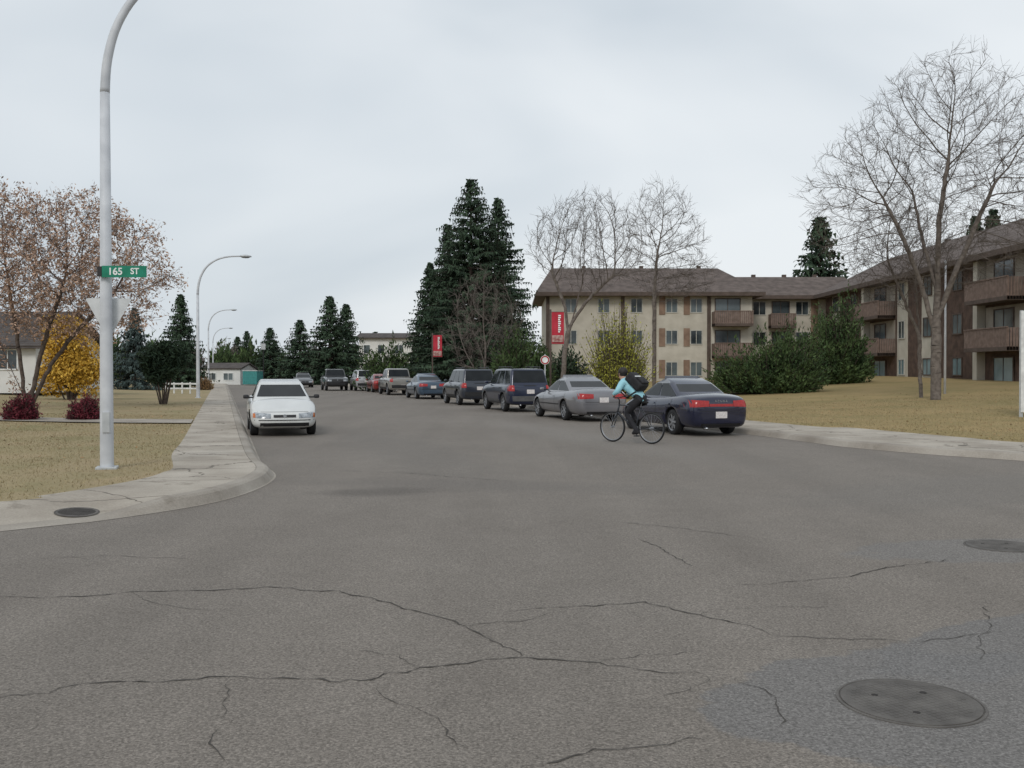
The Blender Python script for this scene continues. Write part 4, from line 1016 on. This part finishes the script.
    if opt.get('rails'):
        for s in (1, -1):
            q = MB(); q.tube([(c['xf'] - .1, s * wt * .84, H - .02), (c['xf'] - .2, s * wt * .84, H + .05), (c['xq'] + .3, s * wt * .84, H + .05), (c['xq'] + .2, s * wt * .84, H - .02)], .018, 6); q.build('roof_rail', m_blackpl, root, smooth=True)
    if kind == 'suv':
        patch('rear_wiper', m_blackpl, '-x', [(-.02, dk + .09), (.02, dk + .09), (.34, dk + .13), (.33, dk + .11)], 2, 1, .014)
        patch('tailgate_handle', m_blackpl, '-x', rect(-.25, .25, dk - .06, dk - .03), 4, 1, .012)
    if kind == 'pickup':
        q = MB(); q.box(ID, xr + .18, c['xb'] - .1, -w * .78, w * .78, tl + .022, tl + .04); q.build('bed_cover', m_blackpl, root)
    q = MB(); q.tube([(xr + .25, .45 * w, zb + .02), (xr - .01, .45 * w, zb + .0)], .028, 8); q.build('exhaust_pipe', m_chrome, root, smooth=True)
    # wheels
    r = c['r']
    for x in (xfw, xrw):
        for s in (1, -1):
            q = MB()
            q.lathe([(r * .62, -.09), (r * .9, -.1), (r * .985, -.08), (r, -.05), (r, .05), (r * .985, .08), (r * .9, .1), (r * .64, .095)], 30, 'y')
            wh = q.build('wheel', m_black, root, smooth=True); wh.location = (x, s * (w - .135), r); wh.rotation_euler = (0, rf.uniform(0, 6), 0 if s > 0 else math.pi)
            q = MB(); q.lathe([(r * .64, .093), (r * .67, .098), (r * .62, .085), (r * .58, .05), (.001, .045)], 24, 'y')
            q.mi = [0 if i < 48 else 1 for i in range(len(q.f))]
            ns_ = 7
            for k in range(ns_):
                a = 6.283 * k / ns_; e1 = V((math.cos(a), 0, math.sin(a))); e2 = V((-math.sin(a), 0, math.cos(a)))
                TT = lambda u, v, z: e1 * u + e2 * z + V((0, v, 0))
                q.box(TT, r * .08, r * .62, .05, .082, -r * .085, r * .085)
            q.lathe([(r * .16, .06), (r * .15, .092), (.001, .095)], 12, 'y'); q.build('rim', [m_alloy, m_blackpl], wh)
    return root
GP = 'cars parked nose away along the right kerb'
TR = 12.35
def park(label, cat, kind, pm, s_rear, opt=(), t_right=TR):
    c = CARS[kind]; W = dict(opt).get('W', c['W']); L = dict(opt).get('L', c['L'])
    make_car(label, cat, kind, pm, RD(s_rear + L / 2, t_right - W / 2), RROT, GP, opt=opt)
park('dark navy sedan nearest the camera, behind the cyclist', 'car', 'sedan', paint('navy_paint', (.010, .013, .038), .2, .2), 20.9, dict(text='ACURA', strip=0, zp=.33, L=4.5, W=1.72, xc=1.12, xb=-1.72, fo=.88, wb=2.6), 12.5)
park('silver grey sedan, second car from the corner on the right', 'car', 'sedan', paint('silver_grey_paint', (.215, .213, .228), .5), 28.0, dict(strip=0, L=4.95, W=1.84), 12.4)
park('dark blue utility vehicle with roof rails behind the silver sedan', 'car', 'suv', paint('deep_blue_paint', (.011, .017, .045)), 35.4, dict(rails=1, clad=M('grey_cladding', (.09, .09, .092))))
park('slate blue utility vehicle, fourth in the right row', 'car', 'suv', paint('slate_paint', (.03, .036, .052)), 43.0, dict(rails=1))
park('medium blue sedan, fifth in the right row', 'car', 'sedan', paint('mid_blue_paint', (.05, .085, .13)), 53.3, dict(L=4.6))
park('tan grey pickup truck, sixth in the right row', 'pickup truck', 'pickup', paint('tan_paint', (.26, .25, .23)), 62.5)
park('red car, seventh in the right row, mostly hidden', 'car', 'sub', paint('red_paint', (.22, .018, .016)), 71.0)
park('silver utility vehicle, last in the right row', 'car', 'suv', paint('silver_paint', (.42, .43, .44), .4), 77, t_right=12.0)
p = A(334, HY, 80); make_car('black pickup truck driving far down the street', 'pickup truck', 'pickup', paint('black_paint', (.014, .014, .015)), (p.x, p.y, 0), RROT + math.pi, moving=True)
p = A(303, HY, 95); make_car('distant dark car half hidden beyond the white car', 'car', 'sedan', paint('charcoal_paint', (.03, .03, .033)), (p.x, p.y, 0), RROT + math.pi, moving=True)
make_car('small white car parked facing the camera at the left kerb', 'car', 'sub', paint('white_car_paint', (.60, .61, .60), 0, .35), RD(23.9 + 2.1, 1.46), RROT + math.pi, opt=dict(bm=1))
# ------------------------------------------------------------------ cyclist
bp_ = P(634, 443); brz = math.atan2(.66, -.75)
m_frame = M('bike_frame_paint', (.05, .055, .065), rough=.35)
m_jacket = M('turquoise_jacket', (.28, .56, .65), (.38, .69, .77), scale=7, rough=.8, bump=.3, bscale=12)
m_trouser = M('black_trousers', (.012, .012, .015), (.024, .024, .028), scale=6, rough=.85)
m_skin = M('skin', (.42, .25, .18), (.5, .31, .23), scale=10, rough=.55)
m_hair = M('dark_hair', (.012, .010, .009), (.03, .025, .022), scale=30, rough=.6)
m_pack = M('black_pack', (.012, .012, .014), (.025, .025, .028), scale=9, rough=.75)
bike = thing('bicycle', 'dark bicycle ridden across the street behind the navy sedan', 'bicycle', bp_, brz)
RH, FH, BB, ST_, HT, HB_ = V((-.46, 0, .345)), V((.58, 0, .345)), V((-.03, 0, .29)), V((-.17, 0, .80)), V((.40, 0, .84)), V((.44, 0, .68))
q = MB()
for a, b_, r_ in [(BB, ST_, .017), (ST_, HT, .016), (BB, HB_, .019), (HT, HB_, .02)]: q.tube([a, b_], r_, 8)
for s in (.05, -.05):
    o_ = V((0, s, 0)); q.tube([BB + o_ * .6, RH + o_], .010, 6); q.tube([ST_ + o_ * .4, RH + o_], .009, 6)
q.build('frame', m_frame, bike, smooth=True)
q = MB()
for s in (.05, -.05): q.tube([HB_ + V((0, s * .6, -.02)), V((.5, s, .55)), FH + V((0, s, 0))], [.016, .014, .01], 6)
q.build('fork', m_frame, bike, smooth=True)
q = MB(); q.tube([HT, V((.395, 0, .95)), V((.44, 0, 1.0))], .014, 6); q.tube([(.34, .30, 1.03), (.42, .2, 1.02), (.45, .06, 1.0), (.45, -.06, 1.0), (.42, -.2, 1.02), (.34, -.30, 1.03)], .012, 8); hb = q.build('handlebar', m_blackpl, bike, smooth=True)
for s in (1, -1): q = MB(); q.tube([(.40, s * .22, 1.022), (.33, s * .31, 1.03)], .017, 8); q.build('grip', m_black, hb, smooth=True)
q = MB(); q.tube([ST_, V((-.205, 0, .91))], .013, 6); q.build('seat_post', m_alloy, bike)
q = MB(); q.v = [(-.34, .075, .93), (-.34, -.075, .93), (-.2, -.06, .925), (-.06, -.02, .92), (-.06, .02, .92), (-.2, .06, .925)]; q.v += [(x, y * .8, z - .045) for x, y, z in q.v]
q.f = [(0, 1, 2, 3, 4, 5), (11, 10, 9, 8, 7, 6)] + [(i, i + 6, (i + 1) % 6 + 6, (i + 1) % 6) for i in range(6)]; q.mi = [0] * 8; q.build('saddle', m_black, bike, bevel=.012, smooth=True)
for hub in (RH, FH):
    q = MB(); R_ = .345
    q.lathe([(R_ - .034, -.02), (R_ - .012, -.024), (R_, 0), (R_ - .012, .024), (R_ - .034, .02), (R_ - .034, -.02)], 40, 'y'); wh = q.build('wheel', m_black, bike, smooth=True); wh.location = hub
    q = MB(); q.lathe([(R_ - .047, -.012), (R_ - .033, -.014), (R_ - .033, .014), (R_ - .047, .012), (R_ - .047, -.012)], 40, 'y'); q.build('rim', m_alloy, wh, smooth=True)
    q = MB()
    for k in range(24): a = 6.283 * k / 24; q.seg(V((.02 * math.cos(a + 1), (-1) ** k * .03, .02 * math.sin(a + 1))), V(((R_ - .04) * math.cos(a), 0, (R_ - .04) * math.sin(a))), .0022, .0022, 3)
    q.tube([(0, -.06, 0), (0, .06, 0)], .022, 8); q.build('spokes', m_alloy, wh)
CR = [V((.09, -.12, .41)), V((-.15, .12, .17))]
q = MB(); q.lathe([(.03, -.05), (.09, -.05), (.09, -.045), (.03, -.045)], 20, 'y', c=BB)
for cpt in CR: q.tube([BB + V((0, cpt.y * .6, 0)), V((cpt.x, cpt.y * .7, cpt.z))], .012, 6)
ck = q.build('crank', m_alloy, bike)
for cpt in CR: q = MB(); q.box(ID, cpt.x - .05, cpt.x + .05, cpt.y - .045, cpt.y + .045, cpt.z - .012, cpt.z + .012); q.build('pedal', m_blackpl, bike)
q = MB(); q.tube([BB + V((0, -.048, .085)), RH + V((0, -.048, .035))], .006, 4); q.tube([BB + V((0, -.048, -.085)), RH + V((0, -.048, -.035))], .006, 4); q.build('chain', m_blackpl, bike)
# rider
def skin(vs, es, rs, rootv, sub=2):
    me = bpy.data.meshes.new('sk'); me.from_pydata([tuple(v) for v in vs], es, []); o = bpy.data.objects.new('sk', me); C.objects.link(o)
    md = o.modifiers.new('k', 'SKIN'); md.use_smooth_shade = True
    for i, r_ in enumerate(rs):
        d = me.skin_vertices[0].data[i]; d.radius = r_ if hasattr(r_, '__len__') else (r_, r_); d.use_root = (i == rootv)
    s = o.modifiers.new('s', 'SUBSURF'); s.levels = sub; s.render_levels = sub
    out = evald(o); bpy.data.objects.remove(o); return out
J = dict(pel=(-.22, 0, .995), wai=(-.065, 0, 1.11), che=(.105, 0, 1.245), shc=(.205, 0, 1.335), nec=(.275, 0, 1.42), chn=(.31, 0, 1.485), hed=(.325, 0, 1.555), top=(.32, 0, 1.62), nos=(.435, 0, 1.53), jaw=(.375, 0, 1.485),
 shL=(.205, .175, 1.325), elL=(.245, .295, 1.145), wrL=(.35, .275, 1.085), haL=(.37, .268, 1.06), shR=(.205, -.175, 1.325), elR=(.245, -.295, 1.145), wrR=(.35, -.275, 1.085), haR=(.37, -.268, 1.06),
 hiL=(-.18, .09, .97), knL=(.13, .12, .66), anL=(-.17, .12, .265), toL=(-.03, .125, .215), heL=(-.215, .12, .225), hiR=(-.18, -.09, .97), knR=(.23, -.12, .82), anR=(.03, -.12, .505), toR=(.17, -.125, .452), heR=(-.01, -.12, .462))
RR = dict(pel=(.155, .135), wai=(.14, .125), che=(.165, .145), shc=(.135, .12), nec=.055, chn=.062, hed=.088, top=.07, nos=.016, jaw=.045, shL=.085, elL=.065, wrL=.043, haL=.036, shR=.085, elR=.065, wrR=.043, haR=.036, hiL=.11, knL=.072, anL=.05, toL=.036, heL=.036, hiR=.11, knR=.072, anR=.05, toR=.036, heR=.036)
E = [('pel', 'wai', 'j'), ('wai', 'che', 'j'), ('che', 'shc', 'j'), ('shc', 'nec', 'j'), ('nec', 'chn', 's'), ('chn', 'hed', 's'), ('hed', 'top', 's'), ('hed', 'nos', 's'), ('chn', 'jaw', 's')]
for s in 'LR': E += [('shc', 'sh' + s, 'j'), ('sh' + s, 'el' + s, 'j'), ('el' + s, 'wr' + s, 'j'), ('wr' + s, 'ha' + s, 's'), ('pel', 'hi' + s, 't'), ('hi' + s, 'kn' + s, 't'), ('kn' + s, 'an' + s, 't'), ('an' + s, 'to' + s, 'b'), ('an' + s, 'he' + s, 'b')]
nm = list(J); ix = {k: i for i, k in enumerate(nm)}
bme = skin([J[k] for k in nm], [(ix[a], ix[b_]) for a, b_, _ in E], [RR[k] for k in nm], ix['pel'])
bm = bmesh.new(); bm.from_mesh(bme)
for f in bm.faces:
    c_ = f.calc_center_median(); best = None
    for a, b_, g in E:
        A_, B_ = V(J[a]), V(J[b_]); d = B_ - A_; t = max(0, min(1, (c_ - A_).dot(d) / d.length_squared)); dist = (c_ - A_ - d * t).length - .5 * ((RR[a] if not hasattr(RR[a], '__len__') else RR[a][0]) * (1 - t) + t * (RR[b_] if not hasattr(RR[b_], '__len__') else RR[b_][0]))
        if best is None or dist < best[0]: best = (dist, g)
    f.material_index = 'jtsb'.index(best[1]); f.smooth = True
# fingers curled round the grips
for s in (1, -1):
    for k in range(5):
        if k < 4:
            y0 = s * (.235 + .02 * k); ln = (.9, 1.05, 1.0, .8)[k]
            ch = [V((.355 - .012 * k, y0 + s * .005, 1.062)), V((.405 - .02 * k, y0, 1.058)), V((.418 - .02 * k, y0, 1.035)), V((.40 - .02 * k, y0, 1.035 - .022 * ln))]; rs = [.010, .009, .008, .007]
        else: ch = [V((.35, s * .255, 1.05)), V((.352, s * .222, 1.03)), V((.375, s * .205, 1.008))]; rs = [.011, .010, .008]
        fm_ = skin(ch, [(i, i + 1) for i in range(len(ch) - 1)], rs, 0, 1); n0 = len(bm.faces); bm.from_mesh(fm_); bm.faces.ensure_lookup_table()
        for f in bm.faces[n0:]: f.material_index = 2; f.smooth = True
person = thing('person', 'cyclist in turquoise jacket and black trousers riding with a backpack', 'person', bp_, brz)
me = bpy.data.meshes.new('body'); bm.to_mesh(me); bm.free()
for m_ in (m_jacket, m_trouser, m_skin, m_blackpl): me.materials.append(m_)
bo_ = bpy.data.objects.new('body', me); C.objects.link(bo_); bo_.parent = person
q = MB(); prof = []
for i in range(9): t = i / 8 * math.pi * .72; prof.append((max(.001, .108 * math.sin(t)), .115 * math.cos(t)))
q.lathe(prof, 18); hr = q.build('hair', m_hair, person, smooth=True); hr.location = (.302, 0, 1.575); hr.rotation_euler = (0, rad(-28), 0)
for s in (1, -1):
    q = MB(); q.lathe([(.001, .012), (.009, .008), (.012, 0), (.009, -.008), (.001, -.012)], 10); e = q.build('eye', m_black, person, smooth=True); e.location = (.403, s * .032, 1.558); e.scale = (.6, 1, .7)
    q = MB(); q.lathe([(.001, .03), (.018, .02), (.022, 0), (.016, -.02), (.001, -.03)], 10); e = q.build('ear', m_skin, person, smooth=True); e.location = (.325, s * .09, 1.545); e.scale = (.9, .5, 1)
q = MB(); q.box(ID, .395, .422, -.02, .02, 1.493, 1.50); q.build('mouth', M('lips', (.3, .12, .1)), person)
pk = thing('backpack', 'black backpack worn by the cyclist in turquoise', 'backpack', bp_, brz)
ax_u = V((.27, 0, .225)).normalized(); ax_n = V((-ax_u.z, 0, ax_u.x)); O_ = V((-.13, 0, 1.155)) 
TT = lambda u, v, z: O_ + ax_n * u + V((0, v, 0)) + ax_u * z
q = MB(); q.box(TT, .01, .23, -.165, .165, -.05, .40); q.build('bag', m_pack, pk, bevel=.05, smooth=True)
q = MB(); q.box(TT, .225, .275, -.125, .125, -.03, .18); q.build('pocket', m_pack, pk, bevel=.018, smooth=True)
q = MB(); q.box(TT, .228, .236, -.11, .11, .22, .25); q.build('reflective_strip', m_letter, pk)
for s in (1, -1):
    q = MB(); q.tube([TT(.01, s * .1, .36), TT(-.10, s * .105, .40), TT(-.28, s * .11, .30), TT(-.25, s * .16, .08), TT(.01, s * .15, -.02)], .018, 6); q.build('strap', m_pack, pk, smooth=True)
# ------------------------------------------------------------------ sky and light
w = bpy.data.worlds.new('World'); SC.world = w; w.use_nodes = True
N = w.node_tree.nodes; Lk = w.node_tree.links; bg = N['Background']
sky = N.new('ShaderNodeTexSky'); sky.sky_type = 'NISHITA'; sky.sun_disc = False; sky.sun_elevation = rad(38); sky.sun_rotation = rad(195); sky.air_density = 1.2; sky.dust_density = 3
tc = N.new('ShaderNodeTexCoord'); mp = N.new('ShaderNodeMapping'); mp.inputs['Scale'].default_value = (1, 1, 2.6); mp.inputs['Rotation'].default_value = (.25, .15, .4)
Lk.new(tc.outputs['Generated'], mp.inputs['Vector'])
nz = N.new('ShaderNodeTexNoise'); nz.inputs['Scale'].default_value = 1.5; nz.inputs['Detail'].default_value = 4; nz.inputs['Roughness'].default_value = .42; nz.inputs['Distortion'].default_value = .4
Lk.new(mp.outputs['Vector'], nz.inputs['Vector'])
rp = N.new('ShaderNodeValToRGB'); e = rp.color_ramp.elements; e[0].position = .36; e[1].position = .64; e[0].color = (.585, .655, .72, 1); e[1].color = (.86, .90, .93, 1)
Lk.new(nz.outputs['Fac'], rp.inputs['Fac'])
sc = N.new('ShaderNodeVectorMath'); sc.operation = 'SCALE'; sc.inputs['Scale'].default_value = 10; Lk.new(rp.outputs['Color'], sc.inputs[0])
mx = N.new('ShaderNodeMixRGB'); mx.inputs['Fac'].default_value = .92; Lk.new(sky.outputs['Color'], mx.inputs['Color1']); Lk.new(sc.outputs['Vector'], mx.inputs['Color2'])
Lk.new(mx.outputs['Color'], bg.inputs['Color']); bg.inputs['Strength'].default_value = .1
sun = bpy.data.lights.new('sun', 'SUN'); sun.energy = 1.1; sun.angle = rad(16); sun.color = (1, .96, .9)
so = bpy.data.objects.new('sun', sun); C.objects.link(so); so.rotation_euler = (rad(52), 0, rad(-15)); so.location = (0, 0, 40)
SC.view_settings.view_transform = 'Standard'; SC.view_settings.look = 'None'; SC.view_settings.exposure = 0
